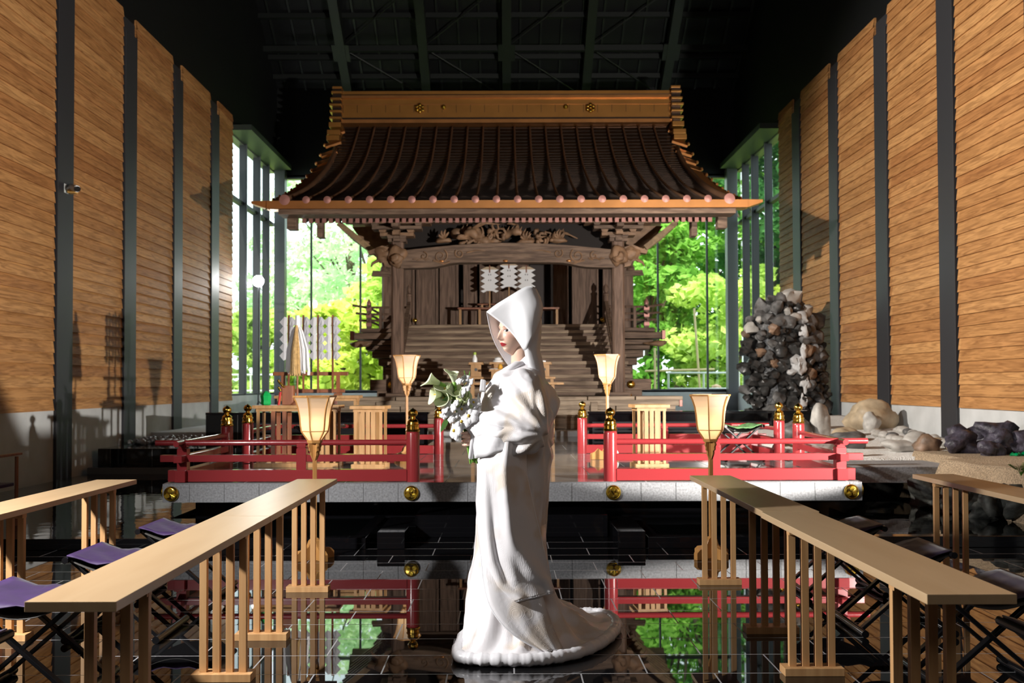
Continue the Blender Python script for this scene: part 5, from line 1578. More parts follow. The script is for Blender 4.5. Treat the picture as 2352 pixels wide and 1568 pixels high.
# ---- head
HC = px(1183, 765, 4.78)
yaw = R(38)                                       # 0 = facing camera, 90 = facing left
F = Vector((-math.sin(R(51)), -math.cos(R(51)), .02)).normalized()      # face direction
U = Vector((0.02, 0, 1)); U = (U - F * U.dot(F)).normalized()
S = F.cross(U)                                    # towards the camera-side / far side
def sm(a, b, x):
    t = np.clip((x - a) / (b - a), 0, 1); return t * t * (3 - 2 * t)
def head():
    nu, nv = 220, 200
    th = np.linspace(0, 2 * np.pi, nu, endpoint=False); ph = np.linspace(.004, np.pi - .004, nv)
    T, P = np.meshgrid(th, ph)
    # finer sampling on the face side
    T = T + .55 * np.sin(T) * -1
    f = np.sin(P) * np.cos(T); s = np.sin(P) * np.sin(T); u = np.cos(P)
    fx = f * .094; sx = s * .071; ux = u * .112
    # jaw: narrow below the cheekbones, chin forward
    jaw = sm(-.02, -.11, ux)
    sx = sx * (1 - .42 * jaw)
    fx = np.where(fx < 0, fx * (1 - .35 * jaw), fx * (1 - .02 * jaw))
    front = sm(.25, .75, f)
    # flatten the face plane
    fx = fx - front * .006 * np.exp(-((ux - .01) / .05) ** 2)
    g = lambda cs, cu, ws, wu: np.exp(-((sx - cs) / ws) ** 2 - ((ux - cu) / wu) ** 2)
    d = np.zeros_like(fx)
    # nose bridge, tip, wings
    nose = np.exp(-(sx / .0085) ** 2) * sm(.026, -.030, ux) * sm(-.042, -.033, ux)
    d += .020 * nose + .006 * g(0, -.030, .012, .008)
    d += .005 * (g(.012, -.033, .006, .006) + g(-.012, -.033, .006, .006))
    d -= .004 * g(0, -.041, .012, .004)
    for e in (-1, 1):
        d -= .009 * g(e * .030, .012, .016, .012)
        d += .0052 * g(e * .030, .008, .0125, .0075)
        d += .0045 * g(e * .030, .031, .022, .007)
        d += .005 * g(e * .040, -.018, .018, .018)
    d += .0075 * g(0, -.0535, .017, .0045) + .0085 * g(0, -.0635, .014, .0048) - .0035 * g(0, -.0585, .022, .0022)
    d -= .004 * g(0, -.0735, .016, .005)
    d += .009 * g(0, -.092, .020, .014)
    d += .004 * g(0, .06, .05, .03)
    fx = fx + d * front
    # makeup colours, with painted shade at the mouth line and nostrils
    col = np.zeros(fx.shape + (3,)); skin_c = np.array([.74, .50, .385]); col[:] = skin_c
    def mix(mask, c):
        nonlocal col
        mask = np.clip(mask, 0, 1)[..., None]; col = col * (1 - mask) + np.array(c) * mask
    mix(.35 * (g(.040, -.018, .02, .015) + g(-.040, -.018, .02, .015)), (.85, .36, .30))
    lipmask = sm(1.15, .9, np.sqrt((sx / .0215) ** 2 + ((ux + .0585) / (.0095 * (1 - .35 * (np.abs(sx) / .022) ** 2))) ** 2))
    mix(lipmask * front, (.40, .022, .032))
    mix(g(0, -.0587, .020, .0011) * .75, (.12, .01, .01))  # shade between the lips put into the colour
    for e in (-1, 1):
        cx = e * .0305; cu = .0095
        mix(.55 * g(cx, cu + .006, .021, .010) * front, (.42, .17, .13))            # eye shadow
        eye = sm(1.12, .95, np.sqrt(((sx - cx) / .0148) ** 2 + ((ux - cu) / (.0064 * np.sqrt(np.clip(1 - ((sx - cx) / .0160) ** 2, .05, 1)))) ** 2))
        mix(eye * front, (.80, .78, .78))
        iris = sm(1.1, .9, np.sqrt(((sx - cx - .001) / .0062) ** 2 + ((ux - cu) / .0066) ** 2)) * eye
        mix(iris * front, (.018, .010, .008))
        lash = np.exp(-((ux - (cu + .0062 - .0045 * ((sx - cx) / .0165) ** 2)) / .0017) ** 2) * (np.abs(sx - cx) < .0175)
        mix(lash * front, (.01, .006, .006))
        low = np.exp(-((ux - (cu - .0058 + .0045 * ((sx - cx) / .0165) ** 2)) / .0008) ** 2) * (np.abs(sx - cx) < .014)
        mix(.5 * low * front, (.12, .05, .04))
        t_ = (sx * e - .0305)
        brow = np.exp(-((ux - (.0325 + .10 * t_ - 7 * t_ ** 2)) / .0022) ** 2) * sm(-.021, -.014, t_) * sm(.022, .012, t_)
        mix(.8 * brow * front, (.07, .035, .022))
    mix(.7 * (g(.0065, -.0385, .0026, .0018) + g(-.0065, -.0385, .0026, .0018)), (.18, .06, .05))  # nostril shade painted as two dark spots
    pts = (np.array(HC)[None, None] + fx[..., None] * np.array(F) + sx[..., None] * np.array(S) + ux[..., None] * np.array(U)).reshape(-1, 3)
    fs = []
    for j in range(nv - 1):
        for i in range(nu):
            a = j * nu + i; b_ = j * nu + (i + 1) % nu
            fs.append((a, b_, b_ + nu, a + nu))
    return pts, fs, col.reshape(-1, 3)
hv, hf, hcol = head()
# ---- body (one continuous surface under the clothes: neck, torso, arms, legs, hands)
k = MB()
neck = HC + Vector((.03, 0, -.08)); base = Vector((.075, 0, 1.36))
k.tube([HC + Vector((.022, .004, -.02)), HC + Vector((.028, .002, -.09)), base, base - Vector((0, 0, .06))], [.045, .047, .055, .075], 14)
k.ell((.07, 0, 1.22), (.10, .155, .16), 20, 12); k.ell((.05, 0, 1.02), (.085, .12, .15), 20, 12); k.ell((.04, 0, .88), (.10, .15, .14), 20, 12)
for s in (-1, 1):
    k.tube([(.03, s * .08, .86), (.02, s * .08, .46), (.035, s * .08, .09)], [.085, .055, .038], 12)
    k.tube([(.05, s * .08, .05), (-.12, s * .08, .035)], [.035, .03], 10)
    k.tube([(.075, s * .13, 1.31), (.085, s * .20, 1.28), (.11, s * .22, 1.05)], [.055, .05, .04], 12)
HW = px(1088, 988, 4.66)                           # wrist, camera-side arm
k.tube([(.11, -.22, 1.05), (.0, -.20, 1.06), (HW.x, HW.y, HW.z)], [.04, .034, .026], 12)
k.tube([(.11, .22, 1.05), (.0, .10, 1.06), (HW.x + .02, HW.y + .06, HW.z - .02)], [.04, .034, .026], 12)
bco, bno, bfs = evaluated(k, .008, 6)
# hand around the stems
HA = px(1076, 1003, 4.63)                          # handle axis point
AX = Vector((-.10, 0, 1)).normalized()            # handle direction (upwards)
k = MB()
palm_c = HA + Vector((.026, -.012, .012))
k.tube([HW, (HW + palm_c) / 2, palm_c], [.025, .026, .028], 12, flat=1.1)
k.ell(palm_c + Vector((-.002, -.006, -.004)), (.023, .020, .036), 14, 10)
EX = Vector((1, 0, .10)).normalized(); EY = Vector((0, -1, 0))
lens = [2.9, 3.15, 2.95, 2.45]
for i in range(4):
    h0 = .028 - i * .0185
    r = .0255 + .001 * (i == 1)
    pts = []
    for q in range(9):
        a = R(38) + (lens[i]) * q / 8 * .95
        pts.append(HA + EX * (r * math.cos(a) * 1.02) + EY * (r * math.sin(a)) + AX * (h0 - .006 * q / 8 - .002 * math.sin(a)))
    k.tube(pts, [.0092, .0093, .0088, .0090, .0084, .0082, .0078, .0072, .0055], 10)
    k.ell(pts[-1], (.0062, .0062, .0060), 8, 6)
    k.ell(pts[1], (.0098, .0098, .0092), 8, 6)
# thumb leaves the side of the palm and closes over the stems
tp = [palm_c + Vector((-.006, .004, .022)), HA + EX * .018 + EY * -.012 + AX * .040, HA + EX * -.004 + EY * -.022 + AX * .040, HA + EX * -.020 + EY * -.018 + AX * .030]
k.tube(tp, [.0125, .0105, .0095, .0070], 10); k.ell(tp[-1], (.007, .007, .006), 8, 6)
hco, hno, hfs = evaluated(k, .0018, 4, .4)
allv = np.concatenate([hv, bco, hco]); o1 = len(hv); o2 = o1 + len(bco)
allf = hf + [tuple(i + o1 for i in f) for f in bfs] + [tuple(i + o2 for i in f) for f in hfs]
body = np_mesh('body', allv, allf, M['skin'], person)
att = body.data.color_attributes.new('makeup_shade', 'FLOAT_COLOR', 'POINT')
cc = np.ones((len(allv), 4)); cc[:, :3] = (.74, .50, .385); cc[:o1, :3] = hcol
cc[o2:, :3] = (.78, .52, .41)
att.data.foreach_set('color', cc.ravel())
# nails
k = MB()
for i in range(4):
    a = R(38) + lens[i] * .95
    p = HA + EX * (.033 * math.cos(a - .18)) + EY * (.033 * math.sin(a - .18)) + AX * (.022 - i * .0185)
    k.ell(p, (.0035, .0028, .0045), 8, 6)
k.build('nails', plain('nails', (.80, .48, .44), .25), person, smooth='all')
# hair at the forehead and under the hood
k = MB(); rings = []
for j in range(14):
    ph = -.15 + 1.72 * j / 13
    ring = []
    for i in range(28):
        T = PI * .39 + (2 * PI - PI * .78) * i / 27
        p = HC + F * (.096 * math.cos(ph) * math.cos(T)) + S * (.076 * math.cos(ph) * math.sin(T)) + U * (.004 + .110 * math.sin(ph))
        ring.append(p)
    rings.append(ring)
k.loft(rings, closed=False)
rings = []
for j in range(8):
    ph = .72 + .83 * j / 7
    rings.append([HC + F * (.097 * math.cos(ph) * math.cos(T)) + S * (.074 * math.cos(ph) * math.sin(T)) + U * (.003 + .1115 * math.sin(ph)) for T in [PI * .32 * (i / 9 * 2 - 1) for i in range(10)]])
k.loft(rings, closed=False)
k.build('hair', plain('black_hair', (.012, .009, .008), .35), person, smooth='all', solid=.006, recalc=False)

# ---- hood: arches from the near lower edge over the ridge to the far lower edge
def P3(x, y, dy): 
    v = px(x, y, BY + dy); return v
ST = [  # near edge, ridge, far bottom
 (P3(1204, 804, -.135), P3(1119, 715, -.10), P3(1168, 838, .11)),
 (P3(1210, 800, -.147), P3(1140, 699, -.085), P3(1176, 842, .12)),
 (P3(1217, 790, -.150), P3(1166, 683, -.06), P3(1186, 846, .125)),
 (P3(1225, 776, -.146), P3(1192, 667, -.035), P3(1198, 848, .125)),
 (P3(1233, 757, -.132), P3(1213, 657, -.01), P3(1212, 850, .12)),
 (P3(1241, 736, -.100), P3(1230, 661, .01), P3(1226, 855, .11)),
 (P3(1246, 714, -.050), P3(1241, 682, .03), P3(1238, 866, .09)),
]
def arch(N_, R_, F_, bul, m=26):
    out = []
    for j in range(m + 1):
        s = -1 + 2 * j / m; t = abs(s); E = N_ if s < 0 else F_
        p = R_.lerp(E, t)
        side = math.sin(t * PI) ** .9 * bul
        p = Vector((p.x + side * .05, p.y + (-1 if s < 0 else 1) * side * .55, p.z + side * .10))
        out.append(p)
    return out
def catmull(seq, u):
    n = len(seq) - 1; x = u * n; i = min(int(x), n - 1); t = x - i
    p0 = seq[max(i - 1, 0)]; p1 = seq[i]; p2 = seq[i + 1]; p3 = seq[min(i + 2, n)]
    return .5 * ((2 * p1) + (p2 - p0) * t + (2 * p0 - 5 * p1 + 4 * p2 - p3) * t * t + (3 * p1 - p0 - 3 * p2 + p3) * t ** 3)
rings = []
NS = 32
for i in range(NS + 1):
    u = i / NS
    N_ = catmull([s[0] for s in ST], u); R_ = catmull([s[1] for s in ST], u); F_ = catmull([s[2] for s in ST], u)
    bul = .080 * float(sm(.06, .5, np.array(u))) * (1 - .3 * u)
    a = arch(N_, R_, F_, bul)
    q_ = max(0.0, 1 - u * 2.2)
    for j in range(27):                  # the rim swings open round the face
        t_ = abs(-1 + 2 * j / 26); w_ = math.sin(PI * t_) * q_
        a[j] = a[j] + (Vector((.020, 0, .004)) * w_ if j < 13 else Vector((-.021, 0, -.004)) * w_)
    for j, p in enumerate(a):            # soft drapery folds
        en = math.sin(PI * j / 26) * min(1, u * 5)
        w = (math.sin(u * 8 + j * .42) * .0045 + noise.noise(Vector((u * 3, j * .16, 2))) * .010) * en
        a[j] = p + Vector((w * .3, w * (-1 if j < 13 else 1), w * .3))
    rings.append(a)
k = MB(); k.loft(rings, closed=False)
hood = k.build('hood', M['hoodcloth'], person, smooth='all', solid=.005, recalc=False)
# rear drape of the hood, falling behind the neck to the back
DR = [  # row y, near-edge x, back x, near depth
 (705, 1206, 1240, -.105), (740, 1206, 1244, -.118), (775, 1205, 1242, -.125), (803, 1204, 1239, -.128), (830, 1209, 1246, -.130), (858, 1218, 1251, -.120), (880, 1232, 1251, -.09), (890, 1240, 1249, -.06)]
rows = []
for i in range(29):
    x = i / 28 * (len(DR) - 1); q = min(int(x), len(DR) - 2); t = x - q; t2 = t * t * (3 - 2 * t)
    y_, xn, xb, dn = [DR[q][c] * (1 - t2) + DR[q + 1][c] * t2 for c in range(4)]
    row = []
    for j in range(27):
        a = PI * j / 26                     # 0 = near edge, PI = far edge
        xx = xn + (xb - xn) * max(1e-6, math.sin(a)) ** .55
        dd = dn * math.cos(a) * (1 if a < PI / 2 else .85) + .012
        fo = .006 * math.sin(a * 7 + i * .25) * math.sin(a)
        row.append(P3(xx, y_, dd - fo))
    rows.append(row)
k = MB(); k.loft(rows, closed=False)
k.build('hood_drape', M['hoodcloth'], person, smooth='all', solid=.005, recalc=False)
k = MB(); k.tube([r_[0] for r_ in rings], .0024, 6); k.build('hood_edge', M['satin'], hood, smooth='all')
# hem piping round the opening
k = MB(); k.tube([p + Vector((-.001, 0, 0)) for p in rings[0]], .0028, 6); k.build('hood_hem', M['satin'], hood, smooth='all')

# ---- robe: stacked rings, sleeves and train remeshed into soft cloth
def ring(x0, x1, hy, z, n=40, pw=2.3, cy=0.0):
    cx = (x0 + x1) / 2; hx = (x1 - x0) / 2; out = []
    for i in range(n):
        a = 2 * PI * i / n; c, s = math.cos(a), math.sin(a)
        out.append((cx + hx * math.copysign(abs(c) ** (2 / pw), c), cy + hy * math.copysign(abs(s) ** (2 / pw), s), z))
    return out
prof = [(1.425, .045, .145, .060), (1.40, .035, .165, .09), (1.37, -.03, .18, .145), (1.335, -.072, .195, .19), (1.29, -.108, .215, .215), (1.24, -.13, .232, .225), (1.15, -.135, .24, .225), (1.05, -.145, .235, .22),
        (.93, -.150, .225, .215), (.80, -.150, .21, .21), (.65, -.148, .195, .21), (.50, -.152, .18, .215), (.38, -.175, .18, .22), (.25, -.20, .19, .23), (.14, -.212, .22, .24), (.05, -.22, .24, .25)]
k = MB(); k.loft([ring(a, b, hy, z) for z, a, b, hy in prof])
# back bow hump and shoulder of the camera-side arm
k.ell((.165, 0, 1.20), (.095, .15, .14), 20, 12)
def ellipse_tube(pts, rads, n=24):          # rads = (radius across, radius vertical)
    rings = []
    for i, p in enumerate(pts):
        t = (pts[min(i + 1, len(pts) - 1)] - pts[max(i - 1, 0)]).normalized()
        a = t.cross(Vector((0, 0, 1)))
        if a.length < .2: a = Vector((0, 1, 0)).cross(t) if abs(t.y) < .9 else Vector((1, 0, 0))
        a.normalize(); b_ = a.cross(t).normalized()
        rings.append([p + a * rads[i][0] * math.cos(2 * PI * q / n) + b_ * rads[i][1] * math.sin(2 * PI * q / n) for q in range(n)])
    k.loft(rings)
V = Vector
ellipse_tube([V((.05, -.14, 1.33)), V((.10, -.205, 1.26)), V((.125, -.25, 1.16)), V((.115, -.27, 1.07))], [(.07, .07), (.095, .09), (.10, .095), (.085, .085)])
ellipse_tube([V((.15, -.265, 1.10)), V((.07, -.275, 1.075)), V((-.02, -.262, 1.07)), V((-.10, -.235, 1.065)), V((-.162, -.21, 1.045))], [(.07, .10), (.075, .115), (.065, .115), (.052, .105), (.040, .098)])
# far arm sleeve, peeking out in front
ellipse_tube([V((.05, .16, 1.30)), V((-.02, .20, 1.15)), V((-.10, .10, 1.10)), V((-.135, -.02, 1.08))], [(.07, .08), (.08, .09), (.06, .10), (.05, .09)])
co, no, fs = evaluated(k, .0085, 10, .5)
# folds: strokes radiating from the elbow, long pleats down the skirt, horizontal creases at the chest
X, Y, Z = co[:, 0], co[:, 1], co[:, 2]
nz = np.array([noise.noise(Vector((x * 6, y * 6, z * 2.2))) for x, y, z in co])
nf = np.array([noise.noise(Vector((x * 16 + 5, y * 16, z * 6))) for x, y, z in co])
ex, ez = .19, 1.06
ang = np.arctan2(Z - ez, -(X - ex)); rr_ = np.hypot(X - ex, Z - ez)
arm = sm(.86, .98, Z) * sm(1.42, 1.33, Z)
d = arm * .010 * sm(-.13, -.02, X) * np.sin(ang * 13 + nz * 3.0 + rr_ * 6) * sm(.02, .12, rr_)
d += arm * .0045 * np.sin(ang * 23 + nf * 3) * sm(.05, .2, rr_)
th = np.arctan2(Y, X - .03)
sk = sm(.95, .7, Z)
d += sk * .010 * np.sin(th * 7 + nz * 3.2 + Z * 1.4) * sm(1.0, .3, Z)
d += sk * .0045 * np.sin(th * 17 + nf * 4 + Z * 3)
d += .004 * nf
d *= sm(1.43, 1.38, Z)
co2 = co + no * d[:, None]
robe = np_mesh('robe', co2, fs, M['silk'], person)

# collar bands
k = MB()
k.loft([[Vector((.10 + .085 * math.cos(a) * r_, .0 + .105 * math.sin(a) * r_, z + .02 * math.cos(a))) for a in [2 * PI * q / 30 for q in range(30)]] for z, r_ in ((1.445, .55), (1.44, .70), (1.41, .82), (1.37, .95))], caps=False)
k.build('collar', M['satin'], person, smooth='all', solid=.006, recalc=False)
k = MB()                                            # folded neck edge crossing at the chest
k.tube([V((.10, -.06, 1.41)), V((.05, -.095, 1.40)), V((-.005, -.105, 1.365)), V((-.055, -.092, 1.32)), V((-.10, -.065, 1.26)), V((-.135, -.03, 1.18)), V((-.15, 0, 1.12))], [.010, .022, .024, .024, .022, .018, .010], 14, flat=.8)
k.build('collar_band', M['satin'], person, smooth='all')
# pouch with tassel on the chest
k = MB(); c0 = px(1108, 886, 4.70)
k.add([c0 + V(p) for p in ((-.016, 0, -.028), (.014, 0, -.030), (.017, 0, .030), (-.009, 0, .036), (-.016, .022, -.028), (.014, .022, -.03), (.017, .022, .03), (-.009, .022, .036))],
      [(0, 1, 2, 3), (7, 6, 5, 4), (0, 4, 5, 1), (1, 5, 6, 2), (2, 6, 7, 3), (3, 7, 4, 0)])
k.build('pouch', M['satin'], person, bevel=.006)
k = MB()
for q in range(9):
    k.tube([c0 + V((-.02, -.002, -.035)), c0 + V((-.028 + .004 * q * .5, -.01, -.07)), c0 + V((-.03 + .003 * q, -.008, -.11 - .003 * (q % 3)))], .0022, 5)
k.build('tassel', M['paper'], person)

# cuff opening: lining ring
k = MB(); rings = []
for i, (dx, sc) in enumerate(((.012, 1.0), (-.006, 1.04), (-.010, .96), (.01, .80), (.05, .6))):
    rings.append([V((-.160 + dx + .012 * math.sin(a), -.212 + .040 * sc * math.cos(a), 1.045 + .098 * sc * math.sin(a))) for a in [2 * PI * q / 30 for q in range(30)]])
k.loft(rings, caps=False); k.build('cuff', M['satin'], person, smooth='all', solid=.004, recalc=False)
# white satin under-sleeve edge below the cuff
k = MB(); rows = []
tl = [P3(1083, 1000, -.24), P3(1087, 1030, -.24), P3(1090, 1052, -.235)]
for i in range(15):
    u = i / 14
    top = P3(1086 + 98 * u, 975 + 20 * u - 10 * math.sin(u * PI), -.235 - .075 * math.sin(u * PI * .8))
    bot = P3(1090 + 100 * u, 1051 - 30 * u ** 1.5, -.235 - .085 * math.sin(u * PI * .8))
    rows.append([top.lerp(bot, v / 8) + V((0, -.012 * math.sin(v / 8 * PI) + .004 * math.sin(i * 1.1 + v * .8), 0)) for v in range(9)])
k.loft(rows, closed=False); k.build('under_sleeve', M['satin'], person, smooth='all', solid=.006, recalc=False)

# long hanging sleeve on the camera side
L_ = [(1112, 1012), (1098, 1080), (1094, 1150), (1098, 1220), (1106, 1290), (1122, 1345), (1160, 1382)]
R_ = [(1205, 985), (1206, 1080), (1219, 1145), (1233, 1205), (1246, 1262), (1259, 1320), (1269, 1357)]
def lerp2(seq, u):
    n = len(seq) - 1; x = u * n; i = min(int(x), n - 1); t = x - i
    return (seq[i][0] * (1 - t) + seq[i + 1][0] * t, seq[i][1] * (1 - t) + seq[i + 1][1] * t)
rows = []; NI, NJ = 60, 44
for i in range(NI + 1):
    u = i / NI; l = lerp2(L_, u); r = lerp2(R_, u); row = []
    for j in range(NJ + 1):
        v = j / NJ
        x = l[0] + (r[0] - l[0]) * v; y = l[1] + (r[1] - l[1]) * v
        dep = -.262 - .045 * math.sin(v * PI) + .03 * (abs(v - .5) * 2) ** 4
        nn = noise.noise(Vector((v * 2.2, u * 2.6, 1.3)))
        dep += .020 * math.sin(v * 9.5 - u * 3.2 + nn * 3) * (.25 + .75 * u) * math.sin(PI * min(1, v * 1.02)) ** .5
        dep += .009 * math.sin(v * 22 - u * 7 + nn * 5) * u
        # broad cone-shaped fold from the upper right
        fold = math.exp(-((v - (.62 - .25 * u)) / .11) ** 2)
        dep -= .022 * fold * (1 - u * .5)
        row.append(P3(x, y, dep))
    rows.append(row)
k = MB(); k.loft(rows, closed=False)
sl = k.build('long_sleeve', M['silk'], person, smooth='all', solid=.012, recalc=False)
k = MB(); k.tube([rows[i][NJ] for i in range(0, NI + 1, 3)] , .007, 8)
k.tube([rows[NI][j] for j in range(0, NJ + 1, 2)], [.003] * 4 + [.0065] * (NJ // 2 - 3), 8)
k.build('sleeve_edge', M['satin'], sl, smooth='all')

# ---- train: sweeps back over the floor with a padded hem
outl = [(-.225, -.10), (-.235, -.22), (-.215, -.325), (-.12, -.365), (0.0, -.375), (.12, -.37), (.25, -.315), (.38, -.20), (.49, -.02), (.565, .20), (.575, .36), (.53, .50), (.42, .53), (.30, .44), (.22, .34), (.10, .30), (-.04, .28), (-.16, .20), (-.215, .06)]
inner = []
n = 114
def closed_cr(seq, u):
    m = len(seq); x = (u % 1) * m; i = int(x) % m; t = x - int(x)
    P = [Vector((*seq[(i + q) % m], 0)) for q in (-1, 0, 1, 2)]
    return .5 * ((2 * P[1]) + (P[2] - P[0]) * t + (2 * P[0] - 5 * P[1] + 4 * P[2] - P[3]) * t * t + (3 * P[1] - P[0] - 3 * P[2] + P[3]) * t ** 3)
rings = []
hem = []
for q in range(n):
    p = closed_cr(outl, q / n); hem.append(p)
for lv in range(17):
    w = lv / 16
    ringp = []
    for q in range(n):
        o_ = hem[q]; a = math.atan2(o_.y + .02, o_.x - .02)
        ip = Vector((.02 + .17 * math.cos(a), -.0 + .185 * math.sin(a), 0))
        dist = (o_ - ip).length
        e = w ** (1.0 + .7 * min(1, dist / .35))       # stay near the body, then run out flat
        p = ip.lerp(o_, e)
        H = .56 * (1 - w) ** (1 + 1.9 * min(1, dist / .3)) + .045
        nn = noise.noise(Vector((p.x * 4, p.y * 4, w)))
        wave = .020 * math.sin(q / n * 2 * PI * 9 + nn * 3 + w * 2) * math.sin(PI * w) + .010 * math.sin(q / n * 2 * PI * 23 + nn * 5) * math.sin(PI * w)
        if o_.x > .3: H += .05 * math.exp(-((w - .62) / .16) ** 2) * sm(.3, .5, np.array(o_.x)) * sm(-.1, .3, np.array(o_.y))
        out = (o_ - ip).normalized()
        p = p + out * wave * .6
        p.z = max(.03, H + wave * .7)
        ringp.append(p)
    rings.append(ringp)
k = MB(); k.loft(rings, caps=False)
train = k.build('train', M['silk'], person, smooth='all', solid=.01, recalc=False)
k = MB()
rr = random.Random(2)
pts = []; rad = []
for q in range(n * 2 + 2):
    p = closed_cr(outl, (q % (n * 2)) / (n * 2)); pts.append(Vector((p.x, p.y, .032)))
    rad.append(.030 + .0035 * math.sin(q * .9) * (rr.random()) + .002 * math.sin(q * 2.3))
k.tube(pts, rad, 12, caps=False)
k.build('padded_hem', M['satin'], train, smooth='all')
# front overlap panel with its own padded edge
rows = []
A_ = [(-.125, -.225, .52), (-.112, -.275, .38), (-.075, -.315, .26), (.02, -.345, .15), (.16, -.345, .06)]
B_ = [(.10, -.23, .50), (.14, -.25, .38), (.18, -.265, .26), (.22, -.28, .15), (.26, -.29, .06)]
def cr3(seq, u): return catmull([Vector(p) for p in seq], u)
for i in range(26):
    u = i / 25; a = cr3(A_, u); b_ = cr3(B_, u)
    rows.append([a.lerp(b_, j / 12) + V((0, -.018 * math.sin(j / 12 * PI) + .005 * math.sin(j * 1.3 + u * 6), .003 * math.sin(j + u * 8))) for j in range(13)])
k = MB(); k.loft(rows, closed=False); ov = k.build('overlap_panel', M['silk'], person, smooth='all', solid=.008, recalc=False)
k = MB(); k.tube([r_[0] for r_ in rows], .0045, 8); k.build('overlap_edge', M['satin'], ov, smooth='all')

# ================================================================ BOUQUET
BQ = thing('bouquet', 'white and green bouquet of calla lilies and orchids held by the bride', 'bouquet', (BX + HA.x, BY + HA.y, HA.z))
OFF = Vector((BX, BY, 0))
M['calla'] = leaf_mat('calla_spathe', (.80, .86, .62), (.90, .94, .78), .35)
M['calla_green'] = plain('calla_green', (.30, .44, .08), .45)
M['stem'] = plain('green_stem', (.16, .34, .05), .4, noise_amt=.2, nscale=12)
M['petal'] = leaf_mat('white_petal', (.88, .88, .90), (.95, .95, .96), .4)
M['orchid_center'] = plain('orchid_centre', (.62, .42, .05), .5, noise_amt=.6, nscale=60)
M['bud_green'] = plain('green_florets', (.50, .58, .28), .5, noise_amt=.2, nscale=30)
M['leaf_b'] = plain('bouquet_leaf', (.10, .24, .05), .45)
heart = HA + AX * .11
def frame(d):
    d = d.normalized(); a = d.cross(Vector((0, 1, 0)))
    if a.length < .1: a = d.cross(Vector((1, 0, 0)))
    a.normalize(); return d, a, d.cross(a)
def calla(pxy, dd, length=.085, r=.034, tilt=0):
    tip = px(*pxy, 4.60) ; d, a, b_ = frame(Vector(dd))
    basep = tip - d * length
    k = MB(); rings = []
    prof_ = [(0, .006), (.25, .010), (.5, .015), (.72, .022), (.88, .030), (.97, .037), (1.0, .040)]
    for t_, rr0 in prof_:
        ring_ = []
        for q in range(25):
            an = 2 * PI * q / 24
            ext = .30 * max(0, math.cos(an)) ** 2 * t_ ** 3
            fl = 1 + .18 * t_ ** 4 * math.cos(an)
            rr1 = rr0 * r / .034 * fl
            ring_.append(basep + d * (length * (t_ + ext - .08 * t_ ** 4)) + a * (rr1 * math.cos(an)) + b_ * (rr1 * math.sin(an)))
        rings.append(ring_)
    k.loft(rings, closed=False)
    f = k.xf(Matrix.Translation(OFF)).build('calla_lily', M['calla'], BQ, smooth='all', world=True, solid=.0016, recalc=False)
    k = MB(); k.tube([basep + d * length * .35, basep + d * length * .85], [.004, .003], 6)
    k.xf(Matrix.Translation(OFF)).build('spadix', M['orchid_center'], f, world=True, smooth='all')
    k = MB(); k.tube([basep + d * .012, basep - d * .02, (basep + heart) / 2 - d * .01, heart], [.0075, .0065, .006, .006], 8)
    k.tube([basep - d * .004, basep + d * .03], [.0078, .0125], 10)
    k.xf(Matrix.Translation(OFF)).build('stem', M['stem'], f, world=True, smooth='all')
calla((982, 868), (-.9, -.15, .38), .085)
calla((1040, 852), (-.12, -.25, .95), .080, .030)
calla((1018, 884), (-.35, -.45, .80), .080)
calla((991, 905), (-.85, -.45, -.05), .075)
calla((1014, 912), (-.45, -.85, .15), .060, .034)
calla((1048, 893), (.05, -.70, .55), .070)
calla((1072, 908), (.35, -.65, .50), .060, .030)
def orchid(pxy, dep, nrm, s=.040, mat='petal', seed=0, centre=True, name='orchid', np_=5):
    c = px(*pxy, dep); d, a, b_ = frame(Vector(nrm) + Vector((-.65, 0, .25))); rr = random.Random(seed)
    f = None; k = MB()
    for q in range(np_):
        an = 2 * PI * q / np_ + .3 + rr.uniform(-.15, .15); l = s * (1.0 if q % 2 else 1.12); w = s * (.62 if q in (1, 4) else .46)
        ra = a * math.cos(an) + b_ * math.sin(an); pa = b_ * math.cos(an) - a * math.sin(an)
        g_ = []
        for i in range(7):
            t_ = i / 6; ww = w * math.sin(PI * (.12 + .86 * t_)) ** .8
            g_.append([c + ra * (l * t_) + pa * (ww * v) + d * (s * (.10 - .45 * (t_ - .45) ** 2 - .12 * v * v + .06 * math.sin(v * 4 + q))) for v in (-1, -.5, 0, .5, 1)])
        k.loft(g_, closed=False)
    f = k.xf(Matrix.Translation(OFF)).build(name, M[mat], BQ, smooth='all', world=True, solid=.0012, recalc=False)
    if centre:
        k = MB(); k.ell(c + d * .008, (s * .16, s * .12, s * .18), 8, 6)
        k.xf(Matrix.Translation(OFF)).build('flower_centre', M['orchid_center'], f, world=True, smooth='all')
for i, (p, dp, nr_, s) in enumerate((((1045, 988), 4.575, (-.55, -.9, -.1), .046), ((1062, 968), 4.585, (-.1, -1, .1), .046), ((1078, 955), 4.575, (.15, -1, .1), .046), ((1086, 975), 4.59, (.4, -1, -.1), .042), ((1092, 948), 4.60, (.5, -.8, .3), .038), ((1062, 940), 4.60, (.1, -1, .3), .036), ((1088, 925), 4.61, (.5, -.8, .5), .034))):
    orchid(p, dp, nr_, s, seed=i)
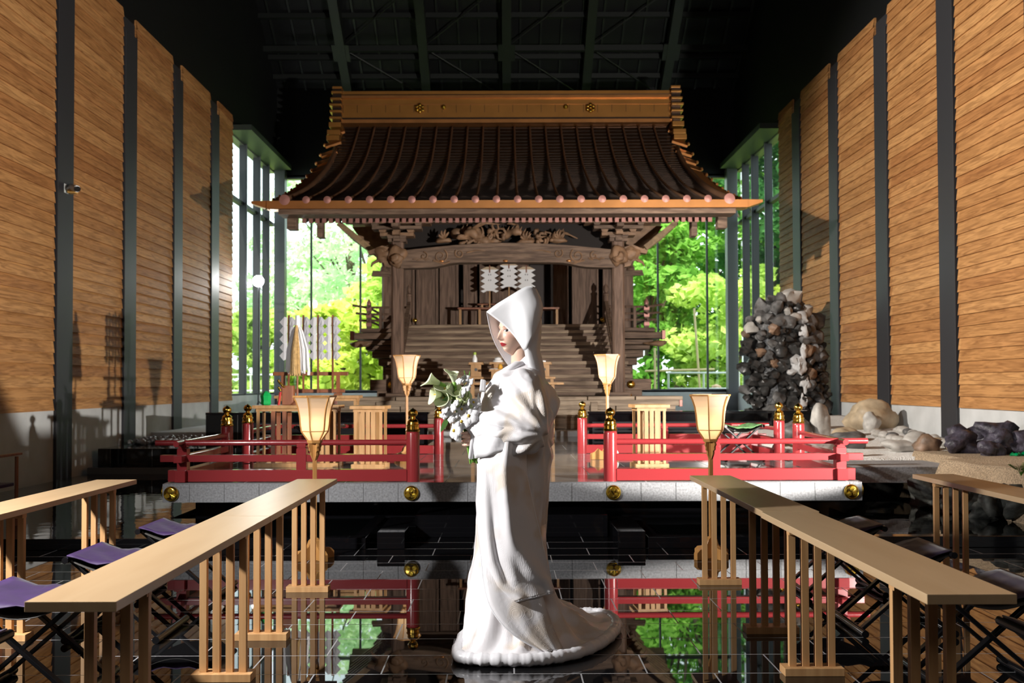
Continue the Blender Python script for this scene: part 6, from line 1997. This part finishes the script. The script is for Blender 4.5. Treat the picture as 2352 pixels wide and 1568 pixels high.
for i, (p, s) in enumerate((((1068, 868), .024), ((1080, 876), .021), ((1054, 874), .018), ((1071, 890), .022), ((1064, 898), .018), ((1058, 905), .020), ((1072, 925), .022), ((1040, 935), .022), ((1028, 925), .022), ((1022, 940), .022), ((1034, 948), .024), ((1044, 955), .022), ((1020, 952), .020), ((1046, 925), .021), ((1036, 962), .018))):
    rr = random.Random(i * 7); orchid(p, 4.575 + rr.uniform(0, .03), (rr.uniform(-.6, .4), -1, rr.uniform(-.1, .5)), s, seed=i + 40, centre=False, name='small_white_flower', np_=5)
for i, (p, s) in enumerate((((1056, 912), .024), ((1066, 918), .024), ((1050, 903), .02), ((1076, 935), .022), ((1052, 925), .02), ((1068, 948), .018), ((1030, 912), .018))):
    orchid(p, 4.60, (random.Random(i).uniform(-.5, .5), -1, .3), s, 'bud_green', i + 90, centre=False, name='green_flower', np_=6)
k = MB()
for i, (p, q_) in enumerate((((1068, 868), (1060, 940)), ((1071, 890), (1062, 940)), ((1080, 876), (1070, 930)), ((1028, 925), (1060, 960)), ((1020, 952), (1060, 975)), ((1079, 852), (1068, 900)), ((1066, 850), (1068, 880)))):
    a = px(*p, 4.60); b_ = px(*q_, 4.61); k.tube([a, a.lerp(b_, .5) + V((.004, 0, .004)), b_], .0022, 6)
k.xf(Matrix.Translation(OFF)).build('fine_stems', M['stem'], BQ, world=True)
k = MB(); rr = random.Random(5)
for q in range(11):
    x0 = rr.uniform(-.013, .013); y0 = rr.uniform(-.013, .013)
    a = HA + AX * .10 + V((x0 * 2.2, y0 * 1.5, 0)); m_ = HA + V((x0, y0, 0)); e = HA - AX * (.10 + rr.uniform(0, .03)) + V((x0 * 1.3 + .012, y0 * 1.3, 0))
    k.tube([a, m_, e], .0052, 8)
k.xf(Matrix.Translation(OFF)).build('stem_bundle', M['stem'], BQ, world=True, smooth=True)
k = MB()
for (x, y), dd in (((1030, 960), (-.6, -.3, -.7)), ((1052, 972), (-.2, -.5, -.8)), ((1040, 915), (-.7, -.4, .2))):
    c = px(x, y, 4.61); d, a, b_ = frame(Vector(dd)); g_ = []
    for i in range(6):
        t_ = i / 5; w = .013 * math.sin(PI * (.06 + .9 * t_)); g_.append([c + d * (.06 * t_) + a * (w * v) - Vector((0, 0, .02 * t_ * t_)) for v in (-1, 0, 1)])
    k.loft(g_, closed=False)
k.xf(Matrix.Translation(OFF)).build('leaves', M['leaf_b'], BQ, world=True, smooth='all', recalc=False)
